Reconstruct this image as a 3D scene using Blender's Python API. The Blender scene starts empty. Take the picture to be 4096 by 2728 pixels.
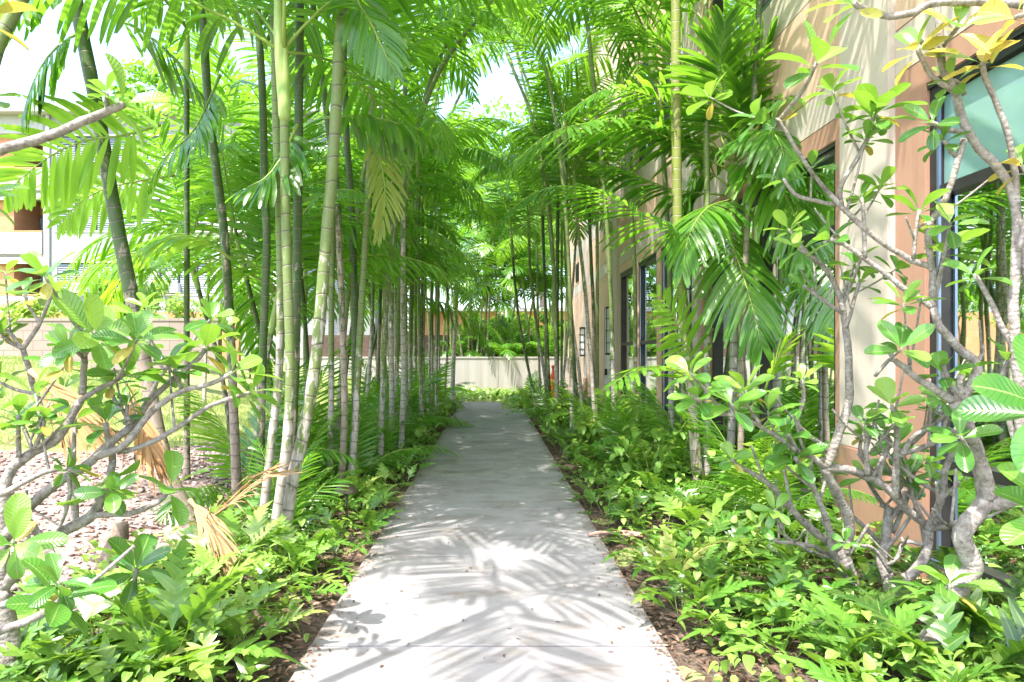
import bpy, math, random
import numpy as np
from mathutils import Vector, Matrix

SC = bpy.context.scene
COL = SC.collection
rng = np.random.default_rng(7)
R = math.radians
PI = math.pi

# ------------------------------------------------------------------ camera constants
FPX, VX, VY, CH = 2731.0, 1965.0, 1414.0, 1.535
def P(X, Y, d):
    return np.array([(X - VX) / FPX * d, d, CH - (Y - VY) / FPX * d])

# ------------------------------------------------------------------ mesh builder
class MB:
    def __init__(s):
        s.V, s.Q, s.T, s.UV, s.A, s.QM, s.TM = [], [], [], [], [], [], []
        s.n = 0
    def add(s, V, Q=None, T=None, uv=None, tint=0.5, mat=0):
        V = np.asarray(V, float).reshape(-1, 3); k = len(V)
        s.V.append(V)
        s.UV.append(np.zeros((k, 2)) if uv is None else np.asarray(uv, float).reshape(-1, 2))
        s.A.append(np.full(k, tint, float) if np.isscalar(tint) else np.asarray(tint, float))
        if Q is not None and len(Q):
            q = np.asarray(Q, int).reshape(-1, 4); s.Q.append(q + s.n); s.QM.append(np.full(len(q), mat))
        if T is not None and len(T):
            t = np.asarray(T, int).reshape(-1, 3); s.T.append(t + s.n); s.TM.append(np.full(len(t), mat))
        s.n += k
    def box(s, x0, x1, y0, y1, z0, z1, mat=0, tint=0.5):
        V = [(x0,y0,z0),(x1,y0,z0),(x1,y1,z0),(x0,y1,z0),(x0,y0,z1),(x1,y0,z1),(x1,y1,z1),(x0,y1,z1)]
        s.add(V, [(0,3,2,1),(4,5,6,7),(0,1,5,4),(1,2,6,5),(2,3,7,6),(3,0,4,7)], mat=mat, tint=tint)
    def grid(s, G, uv=None, tint=0.5, mat=0):
        r, c = G.shape[:2]
        i = np.arange(r * c).reshape(r, c)
        q = np.stack([i[:-1,:-1], i[:-1,1:], i[1:,1:], i[1:,:-1]], -1).reshape(-1, 4)
        s.add(G.reshape(-1, 3), q, uv=uv, tint=tint, mat=mat)
    def tube(s, path, rad, sides=8, tint=0.5, mat=0, cap=True, v0=0.0, wob=0.0):
        path = np.asarray(path, float); n = len(path)
        rad = np.full(n, rad, float) if np.isscalar(rad) else np.asarray(rad, float)
        T = np.gradient(path, axis=0); T /= np.linalg.norm(T, axis=1)[:, None] + 1e-9
        ref = np.array([1.0, 0, 0]) if abs(T[0][0]) < .8 else np.array([0, 1.0, 0])
        a = np.cross(T[0], ref); a /= np.linalg.norm(a)
        L = np.concatenate([[0], np.cumsum(np.linalg.norm(np.diff(path, axis=0), axis=1))])
        ang = np.arange(sides) * 2 * PI / sides
        G = np.zeros((n, sides, 3)); uv = np.zeros((n, sides, 2))
        for i in range(n):
            a = a - T[i] * a.dot(T[i]); a /= np.linalg.norm(a)
            b = np.cross(T[i], a)
            rr = rad[i] * (1 + (wob * rng.standard_normal(sides) if wob else 0))
            G[i] = path[i] + (np.cos(ang) * rr)[:, None] * a + (np.sin(ang) * rr)[:, None] * b
            uv[i, :, 0] = np.abs(np.arange(sides) / sides - .5) * 2; uv[i, :, 1] = v0 + L[i]
        i = np.arange(n * sides).reshape(n, sides); j = np.roll(i, -1, 1)
        q = np.stack([i[:-1], j[:-1], j[1:], i[1:]], -1).reshape(-1, 4)
        V = G.reshape(-1, 3); uvf = uv.reshape(-1, 2)
        tv = np.repeat(tint, sides) if not np.isscalar(tint) else np.full(n * sides, tint)
        t = []
        if cap:
            V = np.vstack([V, path[0], path[-1]]); uvf = np.vstack([uvf, uv[0, 0], uv[-1, 0]]); tv = np.append(tv, [tv[0], tv[-1]])
            c0, c1 = n * sides, n * sides + 1
            for k in range(sides):
                t.append((c0, j[0, k], i[0, k])); t.append((c1, i[-1, k], j[-1, k]))
        s.add(V, q, t, uvf, tv, mat)
    def lathe(s, prof, c=(0, 0, 0), sides=20, mat=0, tint=0.5):
        prof = np.asarray(prof, float); n = len(prof)
        ang = np.arange(sides) * 2 * PI / sides
        G = np.zeros((n, sides, 3))
        G[:, :, 0] = c[0] + prof[:, 0:1] * np.cos(ang); G[:, :, 1] = c[1] + prof[:, 0:1] * np.sin(ang); G[:, :, 2] = c[2] + prof[:, 1:2]
        i = np.arange(n * sides).reshape(n, sides); j = np.roll(i, -1, 1)
        s.add(G.reshape(-1, 3), np.stack([i[:-1], j[:-1], j[1:], i[1:]], -1).reshape(-1, 4), mat=mat, tint=tint)
    def inst(s, tpl, M, loc, tint, mat=0):
        V, Q, UV, A = tpl
        M = np.asarray(M); loc = np.asarray(loc); n = len(loc); k = len(V)
        W = np.einsum('nij,kj->nki', M, V) + loc[:, None, :]
        q = (Q[None] + (np.arange(n) * k)[:, None, None]).reshape(-1, 4)
        s.add(W.reshape(-1, 3), q, uv=np.tile(UV, (n, 1)), tint=(A[None] * 0.25 + np.asarray(tint)[:, None] * .75).reshape(-1), mat=mat)
    def tpl(s):
        return np.vstack(s.V), np.vstack(s.Q), np.vstack(s.UV), np.concatenate(s.A)
    def mesh(s, name, mats, smooth=True):
        me = bpy.data.meshes.new(name)
        V = np.vstack(s.V).astype(np.float32); A = np.concatenate(s.A).astype(np.float32); UV = np.vstack(s.UV).astype(np.float32)
        Q = np.vstack(s.Q) if s.Q else np.zeros((0, 4), int); T = np.vstack(s.T) if s.T else np.zeros((0, 3), int)
        lv = np.concatenate([Q.reshape(-1), T.reshape(-1)]).astype(np.int32)
        ls = np.concatenate([np.arange(len(Q)) * 4, len(Q) * 4 + np.arange(len(T)) * 3]).astype(np.int32)
        mi = np.concatenate((s.QM or [np.zeros(0)]) + (s.TM or [])).astype(np.int32)
        me.vertices.add(len(V)); me.vertices.foreach_set('co', V.reshape(-1))
        me.loops.add(len(lv)); me.loops.foreach_set('vertex_index', lv)
        me.polygons.add(len(ls)); me.polygons.foreach_set('loop_start', ls)
        me.polygons.foreach_set('material_index', mi)
        me.update(calc_edges=True)
        if not smooth: me.polygons.foreach_set('use_smooth', np.zeros(len(ls), bool))
        else: me.polygons.foreach_set('use_smooth', np.ones(len(ls), bool))
        at = me.attributes.new('tint', 'FLOAT', 'POINT'); at.data.foreach_set('value', A)
        ul = me.uv_layers.new(name='UVMap'); ul.data.foreach_set('uv', UV[lv].reshape(-1))
        for m in (mats if isinstance(mats, (list, tuple)) else [mats]): me.materials.append(m)
        me.validate(); me.update()
        return me
    def build(s, name, mats, parent=None, smooth=True):
        return link(name, s.mesh(name, mats, smooth), parent)

def link(name, data, parent=None, loc=None):
    o = bpy.data.objects.new(name, data); COL.objects.link(o)
    if parent is not None: o.parent = parent
    if loc is not None: o.location = loc
    return o
def tag(o, label=None, cat=None, group=None, kind=None):
    if label: o['label'] = label
    if cat: o['category'] = cat
    if group: o['group'] = group
    if kind: o['kind'] = kind
    return o
def thing(name, label, cat, loc=(0, 0, 0), group=None):
    o = link(name, None); o.location = loc; o.empty_display_size = .1
    return tag(o, label, cat, group)
def child_world(o, root):      # mesh built in world coordinates under a root that stands elsewhere
    o.parent = root; o.location = -Vector(root.location); return o

# ------------------------------------------------------------------ materials
def new_mat(name):
    m = bpy.data.materials.new(name); m.use_nodes = True
    nt = m.node_tree; nt.nodes.clear()
    return m, nt
class NT:
    def __init__(s, nt): s.nt = nt
    def n(s, typ, ins=None, **kw):
        nd = s.nt.nodes.new(typ)
        for k, v in kw.items(): setattr(nd, k, v)
        for k, v in (ins or {}).items(): s.set(nd.inputs[k], v)
        return nd
    def set(s, sock, v):
        if isinstance(v, bpy.types.NodeSocket): s.nt.links.new(v, sock)
        elif isinstance(v, (tuple, list)) and len(v) == 3 and sock.type == 'RGBA': sock.default_value = (*v, 1)
        else: sock.default_value = v
    def mix(s, f, a, b, bt='MIX'):
        nd = s.nt.nodes.new('ShaderNodeMix'); nd.data_type = 'RGBA'; nd.blend_type = bt
        s.set(nd.inputs[0], f); s.set(nd.inputs[6], a); s.set(nd.inputs[7], b)
        return nd.outputs[2]
    def math(s, op, a, b=None, c=None, clamp=False):
        nd = s.nt.nodes.new('ShaderNodeMath'); nd.operation = op; nd.use_clamp = clamp
        s.set(nd.inputs[0], a)
        if b is not None: s.set(nd.inputs[1], b)
        if c is not None: s.set(nd.inputs[2], c)
        return nd.outputs[0]
    def ramp(s, f, stops, interp='LINEAR'):
        nd = s.nt.nodes.new('ShaderNodeValToRGB'); cr = nd.color_ramp; cr.interpolation = interp
        while len(cr.elements) < len(stops): cr.elements.new(.5)
        for e, (p, c) in zip(cr.elements, stops):
            e.position = p; e.color = (*c, 1) if len(c) == 3 else c
        s.set(nd.inputs[0], f); return nd.outputs[0]
    def noise(s, vec, scale, detail=3, rough=.55, dist=0):
        nd = s.nt.nodes.new('ShaderNodeTexNoise')
        if vec is not None: s.set(nd.inputs['Vector'], vec)
        nd.inputs['Scale'].default_value = scale; nd.inputs['Detail'].default_value = detail
        nd.inputs['Roughness'].default_value = rough; nd.inputs['Distortion'].default_value = dist
        return nd.outputs['Fac']
    def attr(s, name): return s.n('ShaderNodeAttribute', attribute_name=name).outputs['Fac']
    def obj(s): return s.n('ShaderNodeTexCoord').outputs['Object']
    def pos(s): return s.n('ShaderNodeNewGeometry').outputs['Position']
    def bump(s, h, strength=.3, dist=.02):
        return s.n('ShaderNodeBump', {'Height': h, 'Strength': strength, 'Distance': dist}).outputs['Normal']
    def out(s, shader): s.nt.links.new(shader, s.n('ShaderNodeOutputMaterial').inputs['Surface'])
    def bsdf(s, col, rough=.6, spec=.5, normal=None, **kw):
        d = {'Base Color': col, 'Roughness': rough, 'Specular IOR Level': spec}
        if normal is not None: d['Normal'] = normal
        d.update(kw)
        return s.n('ShaderNodeBsdfPrincipled', d).outputs[0]

def leaf_mat(name, cols, trans, tw=.4, rough=.36, spec=.5, veins=0, rib=(.35,.45,.12), ribw=.07, spots=None):
    """cols: ramp over the per-leaf tint; trans: colour of light let through"""
    m, nt = new_mat(name); N = NT(nt)
    t = N.attr('tint'); rnd = N.n('ShaderNodeObjectInfo').outputs['Random']
    uv = N.n('ShaderNodeUVMap', uv_map='UVMap').outputs[0]
    sx = N.n('ShaderNodeSeparateXYZ', {0: uv})
    f = N.math('ADD', t, N.math('MULTIPLY', N.math('SUBTRACT', rnd, .5), .7), clamp=True)
    k = len(cols)
    c = N.ramp(f, [(i / (k - 1), cc) for i, cc in enumerate(cols)])
    nz = N.noise(N.obj(), 9, 2)
    c = N.mix(N.math('MULTIPLY', N.math('SUBTRACT', nz, .35), .5, clamp=True), c, (cols[-1][0]*1.1, cols[-1][1]*1.0, cols[-1][2]))
    au = N.math('ABSOLUTE', N.math('SUBTRACT', sx.outputs[0], .5))        # 0 on the midrib, .5 on the edge
    if spots:
        sp = N.ramp(N.noise(N.obj(), 38, 3), [(.56, (0,0,0)), (.66, (1,1,1))])
        c = N.mix(N.math('MULTIPLY', sp, spots[1]), c, spots[0])
    normal = None
    if veins:
        w = N.math('SINE', N.math('MULTIPLY', N.math('SUBTRACT', sx.outputs[1], N.math('MULTIPLY', au, .28)), veins * 6.283))
        vn = N.math('POWER', N.math('ABSOLUTE', w), 10.0)
        c = N.mix(N.math('MULTIPLY', vn, .10), c, rib)
        normal = N.bump(w, .22, .004)
    mr = N.math('LESS_THAN', au, ribw * .5)
    c = N.mix(N.math('MULTIPLY', mr, .6), c, rib)
    p = N.bsdf(c, rough, spec, normal)
    tc = N.mix(.5, trans, c, 'MIX')
    tr = N.n('ShaderNodeBsdfTranslucent', {'Color': N.mix(f, trans, (trans[0]*1.25, trans[1]*1.1, trans[2]))}).outputs[0]
    ms = N.n('ShaderNodeMixShader', {0: tw, 1: p, 2: tr}).outputs[0]
    N.out(ms); return m

MT = {}
MT['palm_leaf'] = leaf_mat('palm_leaf', [(.022,.095,.014), (.06,.20,.022), (.17,.36,.038)], (.27,.58,.035), .46, .26, .8)
MT['palm_leaf_lime'] = leaf_mat('palm_leaf_lime', [(.11,.30,.03), (.18,.40,.04), (.26,.46,.06)], (.38,.66,.05), .5, .38)
MT['palm_leaf_yellow'] = leaf_mat('palm_leaf_yellow', [(.20,.32,.06), (.30,.38,.08), (.38,.40,.11)], (.5,.5,.1), .45, .5)
MT['dry_leaf'] = leaf_mat('dry_leaf', [(.30,.16,.07), (.42,.24,.11), (.50,.34,.18)], (.45,.25,.1), .25, .7, .2, rib=(.5,.34,.2))
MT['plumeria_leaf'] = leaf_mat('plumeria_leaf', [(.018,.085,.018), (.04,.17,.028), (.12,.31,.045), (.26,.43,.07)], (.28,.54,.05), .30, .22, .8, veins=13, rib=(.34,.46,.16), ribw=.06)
MT['plumeria_leaf_old'] = leaf_mat('plumeria_leaf_old', [(.42,.40,.06), (.50,.46,.10), (.55,.30,.08)], (.6,.5,.08), .35, .4, .5, veins=9, rib=(.6,.5,.25), ribw=.06, spots=((.22,.2,.04), .7))
MT['fern_leaf'] = leaf_mat('fern_leaf', [(.02,.09,.014), (.06,.19,.022), (.13,.31,.04), (.26,.42,.08), (.36,.36,.12)], (.30,.56,.04), .33, .28, .75, rib=(.34,.46,.12), ribw=.08)
MT['shrub_leaf'] = leaf_mat('shrub_leaf', [(.09,.22,.03), (.18,.34,.06), (.30,.46,.10)], (.4,.6,.1), .4, .4, .4)
MT['tree_leaf'] = leaf_mat('tree_leaf', [(.03,.11,.018), (.08,.23,.03), (.17,.34,.05)], (.26,.55,.04), .42, .4, .4)
MT['grass_blade'] = leaf_mat('grass_blade', [(.10,.22,.04), (.19,.30,.08), (.32,.34,.14)], (.4,.5,.12), .4, .6, .2)
MT['litter'] = leaf_mat('litter', [(.07,.04,.028), (.20,.12,.08), (.46,.33,.26)], (.25,.12,.05), .15, .8, .2, rib=(.3,.2,.1))

def trunk_mat(name, green1, green2, pale, ring):
    m, nt = new_mat(name); N = NT(nt)
    t = N.attr('tint'); o = N.obj()
    uv = N.n('ShaderNodeSeparateXYZ', {0: N.n('ShaderNodeUVMap', uv_map='UVMap').outputs[0]})
    mp = N.n('ShaderNodeMapping', {'Vector': o, 'Scale': (1, 1, .35)}).outputs[0]
    n1 = N.noise(mp, 22, 4, .6)
    n2 = N.noise(o, 60, 3)
    g = N.mix(n2, green1, green2)
    pl = N.mix(N.ramp(N.noise(mp, 45, 4), [(.35, (0,0,0)), (.7, (1,1,1))]), pale, (pale[0]*.62, pale[1]*.55, pale[2]*.48))
    f = N.ramp(N.math('ADD', t, N.math('MULTIPLY', N.math('SUBTRACT', n1, .5), 2.3)), [(.44, (0,0,0)), (.54, (1,1,1))])
    c = N.mix(N.math('MULTIPLY', N.ramp(N.noise(o, 4.5, 4), [(.4, (0,0,0)), (.7, (1,1,1))]), .28), N.mix(f, pl, g), (.16,.13,.10))
    sp = N.attr('ringspace')
    ph = N.math('FRACT', N.math('ADD', N.math('MULTIPLY', uv.outputs[1], N.math('ADD', 5.6, N.math('MULTIPLY', N.n('ShaderNodeObjectInfo').outputs['Random'], 5.0))), N.math('MULTIPLY', N.noise(o, 2.2, 2), 1.3)))
    rl = N.ramp(ph, [(0, (1,1,1)), (.03, (1,1,1)), (.05, (0,0,0)), (1, (0,0,0))])
    dk = N.ramp(ph, [(.04, (0,0,0)), (.055, (1,1,1)), (.085, (1,1,1)), (.15, (0,0,0))])
    c = N.mix(N.math('MULTIPLY', rl, .75), c, ring)
    c = N.mix(N.math('MULTIPLY', dk, .75), c, (.06, .05, .035))
    h = N.math('ADD', N.math('MULTIPLY', rl, 1.0), N.math('MULTIPLY', n2, .25))
    N.out(N.bsdf(c, .5, .4, N.bump(h, .6, .012))); return m
MT['palm_trunk'] = trunk_mat('palm_trunk', (.11,.165,.045), (.19,.245,.075), (.52,.48,.45), (.30,.26,.20))
MT['palm_trunk_dark'] = trunk_mat('palm_trunk_dark', (.028,.07,.013), (.06,.115,.022), (.34,.28,.235), (.24,.20,.155))
MT['palm_trunk_gold'] = trunk_mat('palm_trunk_gold', (.165,.20,.04), (.24,.265,.06), (.56,.49,.42), (.55,.47,.40))

def simple(name, c1, c2, scale=8, rough=.7, bump=.2, bscale=60, bd=.01, spec=.4, **kw):
    m, nt = new_mat(name); N = NT(nt); o = N.pos()
    c = N.mix(N.ramp(N.noise(o, scale, 4), [(.3, (0,0,0)), (.7, (1,1,1))]), c1, c2)
    N.out(N.bsdf(c, rough, spec, N.bump(N.noise(o, bscale, 3), bump, bd) if bump else None, **kw)); return m
MT['crownshaft'] = simple('crownshaft', (.22,.34,.07), (.34,.42,.14), 5, .4, .05)
MT['rachis'] = simple('rachis', (.20,.30,.05), (.28,.36,.08), 5, .45, 0)
MT['dry_rachis'] = simple('dry_rachis', (.32,.18,.09), (.45,.29,.16), 5, .8, .2)
m, nt = new_mat('plumeria_bark'); N = NT(nt); o = N.pos()
c = N.ramp(N.noise(o, 24, 5, .65), [(.3, (.16,.135,.12)), (.5, (.31,.27,.25)), (.72, (.48,.435,.42))])
sc_ = N.ramp(N.noise(o, 85, 2), [(.58, (0,0,0)), (.66, (1,1,1))])
c = N.mix(N.math('MULTIPLY', sc_, .5), c, (.12,.10,.08))
uvn = N.n('ShaderNodeSeparateXYZ', {0: N.n('ShaderNodeUVMap', uv_map='UVMap').outputs[0]})
wv = N.math('SINE', N.math('ADD', N.math('MULTIPLY', uvn.outputs[1], 260), N.math('MULTIPLY', N.noise(o, 30, 2), 9)))
N.out(N.bsdf(c, .75, .25, N.bump(N.math('ADD', N.math('MULTIPLY', wv, .10), N.math('MULTIPLY', N.noise(o, 45, 5, .65), 1.4)), .8, .010)))
MT['plumeria_bark'] = m
MT['tree_bark'] = simple('tree_bark', (.16,.12,.09), (.30,.24,.19), 12, .85, .6, 40, .02)
MT['soil'] = simple('soil', (.045,.032,.026), (.17,.125,.10), 28, .95, .8, 45, .03, .1)
MT['lawn_ground'] = simple('lawn_ground', (.20,.27,.08), (.33,.33,.16), 1.2, .95, .5, 60, .02, .1)
MT['gravel_ground'] = simple('gravel_ground', (.24,.17,.15), (.36,.28,.26), 9, .95, .6, 60, .02, .1)
MT['stone'] = None
m, nt = new_mat('stone'); N = NT(nt); t = N.attr('tint')
c = N.ramp(t, [(.2, (.20,.13,.115)), (.45, (.38,.29,.27)), (.7, (.52,.45,.43)), (.9, (.33,.21,.18))])
N.out(N.bsdf(c, .85, .2, N.bump(N.noise(N.pos(), 90, 3), .3, .005))); MT['stone'] = m
# concrete path
m, nt = new_mat('path_concrete'); N = NT(nt); o = N.pos()
c = N.mix(N.ramp(N.noise(o, 1.1, 5, .6), [(.3, (0,0,0)), (.7, (1,1,1))]), (.275,.257,.267), (.34,.32,.328))
c = N.mix(N.math('MULTIPLY', N.noise(o, 160, 2, .7), .4), c, (.15,.145,.14))
st = N.ramp(N.noise(N.n('ShaderNodeMapping', {'Vector': o, 'Scale': (.6, 1.6, 1)}).outputs[0], 2.3, 6, .7, .6), [(.52, (0,0,0)), (.70, (1,1,1))])
c = N.mix(N.math('MULTIPLY', st, .75), c, (.14,.11,.085))
pit = N.ramp(N.noise(o, 42, 2, .5), [(.70, (0,0,0)), (.74, (1,1,1))])
c = N.mix(N.math('MULTIPLY', pit, .5), c, (.18,.16,.14))
ex = N.math('ABSOLUTE', N.math('ADD', N.n('ShaderNodeSeparateXYZ', {0: o}).outputs[0], .017))
ed = N.math('MULTIPLY', N.ramp(N.math('ADD', ex, N.math('MULTIPLY', N.math('SUBTRACT', N.noise(o, 6, 4), .5), .18)), [(.80, (0,0,0)), (.90, (1,1,1))]), .45)
c = N.mix(ed, c, (.15,.125,.105))
bl = N.ramp(N.noise(o, 3.2, 4, .6), [(.36, (1,1,1)), (.52, (0,0,0))])
c = N.mix(N.math('MULTIPLY', bl, .35), c, (.15,.135,.13))
N.out(N.bsdf(c, .8, .3, N.bump(N.noise(o, 190, 4, .7), .25, .004))); MT['path'] = m
# retaining wall: pale concrete with vertical weather streaks
m, nt = new_mat('wall_concrete'); N = NT(nt); o = N.pos()
mp = N.n('ShaderNodeMapping', {'Vector': o, 'Scale': (1.6, 1, .12)}).outputs[0]
sz = N.n('ShaderNodeSeparateXYZ', {0: o}).outputs[2]
c = N.mix(N.ramp(N.noise(mp, 2.6, 5, .65), [(.3, (0,0,0)), (.75, (1,1,1))]), (.36,.345,.32), (.28,.265,.24))
st = N.math('MULTIPLY', N.ramp(N.noise(mp, 4, 4), [(.48, (0,0,0)), (.7, (1,1,1))]), N.ramp(sz, [(.15, (1,1,1)), (.6, (.25,.25,.25))]))
c = N.mix(N.math('MULTIPLY', st, .7), c, (.20,.155,.135))
N.out(N.bsdf(c, .85, .2, N.bump(N.noise(o, 80, 3), .2, .006))); MT['wall_concrete'] = m
def blocks(name, c1, c2, mortar, bw, bh, vec_yz=False, bump=.5):
    m, nt = new_mat(name); N = NT(nt); o = N.pos()
    s = N.n('ShaderNodeSeparateXYZ', {0: o})
    v = N.n('ShaderNodeCombineXYZ', {0: s.outputs[1 if vec_yz else 0], 1: s.outputs[2]}).outputs[0]
    b = N.n('ShaderNodeTexBrick', {'Vector': v, 'Color1': c1, 'Color2': c2, 'Mortar': mortar, 'Scale': 1.0, 'Mortar Size': .008, 'Brick Width': bw, 'Row Height': bh})
    c = N.mix(N.math('MULTIPLY', N.noise(o, 5, 5), .5), b.outputs[0], (c1[0]*.6, c1[1]*.55, c1[2]*.5))
    N.out(N.bsdf(c, .9, .2, N.bump(b.outputs['Fac'], -bump, .01))); return m
MT['block_wall'] = blocks('block_wall', (.33,.275,.24), (.28,.23,.20), (.18,.15,.13), .4, .2)
MT['dark_block'] = blocks('dark_block', (.10,.07,.055), (.13,.09,.07), (.06,.045,.04), .4, .2)
MT['orange_block'] = blocks('orange_block', (.55,.27,.14), (.60,.31,.17), (.45,.25,.15), .4, .2)
MT['white_tile'] = blocks('white_tile', (.33,.34,.345), (.36,.36,.36), (.23,.24,.245), .11, .22, bump=.25)
def stucco(name, c, c2, grain=140):
    m, nt = new_mat(name); N = NT(nt); o = N.pos()
    cc = N.mix(N.ramp(N.noise(o, 1.4, 5, .6), [(.3, (0,0,0)), (.75, (1,1,1))]), c, c2)
    cc = N.mix(N.math('MULTIPLY', N.noise(o, grain, 2, .6), .25), cc, (c[0]*.6, c[1]*.55, c[2]*.5))
    ms = N.n('ShaderNodeMapping', {'Vector': o, 'Scale': (1.5, 1.5, .1)}).outputs[0]
    sk = N.ramp(N.noise(ms, 5, 5, .65), [(.50, (0,0,0)), (.72, (1,1,1))])
    cc = N.mix(N.math('MULTIPLY', sk, .28), cc, (c[0]*.55, c[1]*.5, c[2]*.45))
    N.out(N.bsdf(cc, .9, .15, N.bump(N.noise(o, grain, 3, .7), .5, .006))); return m
MT['beige'] = stucco('beige', (.52,.45,.39), (.57,.495,.435))
MT['terracotta'] = stucco('terracotta', (.37,.215,.15), (.42,.25,.18))
MT['peach_lit_terracotta'] = stucco('peach_lit_terracotta', (.62,.42,.31), (.66,.47,.36))
MT['orange'] = stucco('orange', (.70,.33,.16), (.72,.37,.19))
MT['white'] = stucco('white', (.40,.40,.395), (.44,.435,.425))
MT['white_metal'] = simple('white_metal', (.72,.72,.72), (.78,.78,.78), 3, .45, 0)
MT['black_metal'] = simple('black_metal', (.018,.017,.018), (.035,.032,.033), 6, .42, .1, 90, .003)
MT['bronze'] = simple('bronze', (.10,.075,.06), (.19,.15,.12), 14, .45, .15, 70, .004, Metallic=.6)
MT['grey_door'] = simple('grey_door', (.48,.49,.46), (.54,.54,.51), 2, .5, 0)
MT['blue_frame_sky_line'] = simple('blue_frame_sky_line', (.20,.26,.42), (.26,.33,.5), 4, .3, 0, Metallic=.7)
MT['dark_room'] = simple('dark_room', (.17,.17,.15), (.24,.23,.21), 2, .9, 0)
MT['carpet'] = simple('carpet', (.10,.14,.20), (.24,.26,.28), 18, .95, .5, 200, .01)
MT['orange_plastic'] = simple('orange_plastic', (.80,.10,.02), (.85,.13,.03), 4, .4, 0)
MT['yellow_band'] = simple('yellow_band', (.80,.42,.08), (.85,.5,.12), 4, .35, 0)
MT['paper'] = simple('paper', (.72,.71,.68), (.78,.77,.74), 6, .8, 0)
MT['red_ink'] = simple('red_ink', (.55,.04,.04), (.6,.06,.05), 6, .8, 0)
MT['grey_ink'] = simple('grey_ink', (.25,.25,.25), (.3,.3,.3), 6, .8, 0)
MT['spathe'] = simple('spathe', (.52,.30,.27), (.40,.22,.17), 20, .7, .2)
MT['blind'] = simple('blind', (.46,.62,.60), (.50,.66,.63), 3, .7, 0)
MT['lantern_glass'] = simple('lantern_glass', (.66,.70,.72), (.72,.75,.76), 3, .35, 0)
MT['louvre'] = simple('louvre', (.20,.25,.32), (.28,.32,.38), 3, .3, 0)
def curtain_mat():
    m, nt = new_mat('curtain'); N = NT(nt)
    a = N.bsdf((.74,.78,.68), .8, .1)
    b = N.n('ShaderNodeBsdfTranslucent', {'Color': (.6,.66,.55)}).outputs[0]
    N.out(N.n('ShaderNodeMixShader', {0: .4, 1: a, 2: b}).outputs[0]); return m
MT['curtain'] = curtain_mat()
def glass_mat(name, tintc, refl):
    m, nt = new_mat(name); N = NT(nt)
    tr = N.n('ShaderNodeBsdfTransparent', {'Color': tintc}).outputs[0]
    nb = N.bump(N.noise(N.pos(), 1.3, 1, .4), .12, .03)
    gl = N.n('ShaderNodeBsdfGlossy', {'Color': (.92,.97,.95), 'Roughness': .015, 'Normal': nb}).outputs[0]
    fr = N.n('ShaderNodeFresnel', {'IOR': 1.5}).outputs[0]
    f = N.math('ADD', N.math('MULTIPLY', fr, .9), refl, clamp=True)
    N.out(N.n('ShaderNodeMixShader', {0: f, 1: tr, 2: gl}).outputs[0]); return m
MT['glass'] = glass_mat('glass', (.86,.94,.90), .14)
MT['teal_pane'] = simple('teal_pane', (.13,.26,.24), (.21,.35,.32), 1.6, .05, 0, spec=.8)
MT['glass_blue'] = glass_mat('glass_blue', (.35,.45,.5), .3)

# ------------------------------------------------------------------ curves
def spline(pts, step):
    """Catmull-Rom through the points, resampled"""
    p = np.asarray(pts, float)
    if len(p) == 2: p = np.vstack([p[0], (p[0] + p[1]) / 2, p[1]])
    q = np.vstack([2 * p[0] - p[1], p, 2 * p[-1] - p[-2]])
    out = []
    for i in range(1, len(q) - 2):
        L = np.linalg.norm(q[i+1, :3] - q[i, :3]); k = max(2, int(math.ceil(L / step)))
        t = np.linspace(0, 1, k, endpoint=False)[:, None]
        a, b, c, d = q[i-1], q[i], q[i+1], q[i+2]
        out.append(.5 * (2*b + (c-a)*t + (2*a-5*b+4*c-d)*t**2 + (-a+3*b-3*c+d)*t**3))
    out.append(p[-1:])
    return np.vstack(out)
nrm = lambda v: v / (np.linalg.norm(v) + 1e-9)

# ------------------------------------------------------------------ palm fronds
PROF_S = np.array([0, .12, .35, .62, .85, 1.0])
PROF_W = np.array([.30, .62, 1.0, .98, .74, .40])
def add_leaflet(mb, p, d0, n0, L, W, droop, fold, tint, jag=.1, seg=6, mat=0, twist=0):
    s = np.linspace(0, 1, seg)
    w = np.interp(s, PROF_S, PROF_W) * W * .5
    g = np.array([0, 0, -1.0])
    D = d0[None] + g[None] * (droop * s ** 1.4)[:, None]
    D /= np.linalg.norm(D, axis=1)[:, None]
    ctr = p + np.vstack([[0, 0, 0], np.cumsum(D[:-1] * (L / (seg - 1)), axis=0)])
    y = nrm(np.cross(n0, d0)); n = nrm(np.cross(d0, y))
    ang = twist * s
    Y = y[None] * np.cos(ang)[:, None] + n[None] * np.sin(ang)[:, None]
    Nn = np.cross(D, Y)
    G = np.zeros((seg, 3, 3))
    G[:, 0] = ctr - Y * w[:, None] + Nn * (fold * w)[:, None]
    G[:, 1] = ctr
    G[:, 2] = ctr + Y * w[:, None] + Nn * (fold * w)[:, None]
    j = rng.uniform(-jag, jag, 3) * L; G[-1] += D[-1][None] * j[:, None]
    uv = np.zeros((seg, 3, 2)); uv[:, :, 0] = [0, .5, 1]; uv[:, :, 1] = s[:, None]
    mb.grid(G, uv, tint, mat)

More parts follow.
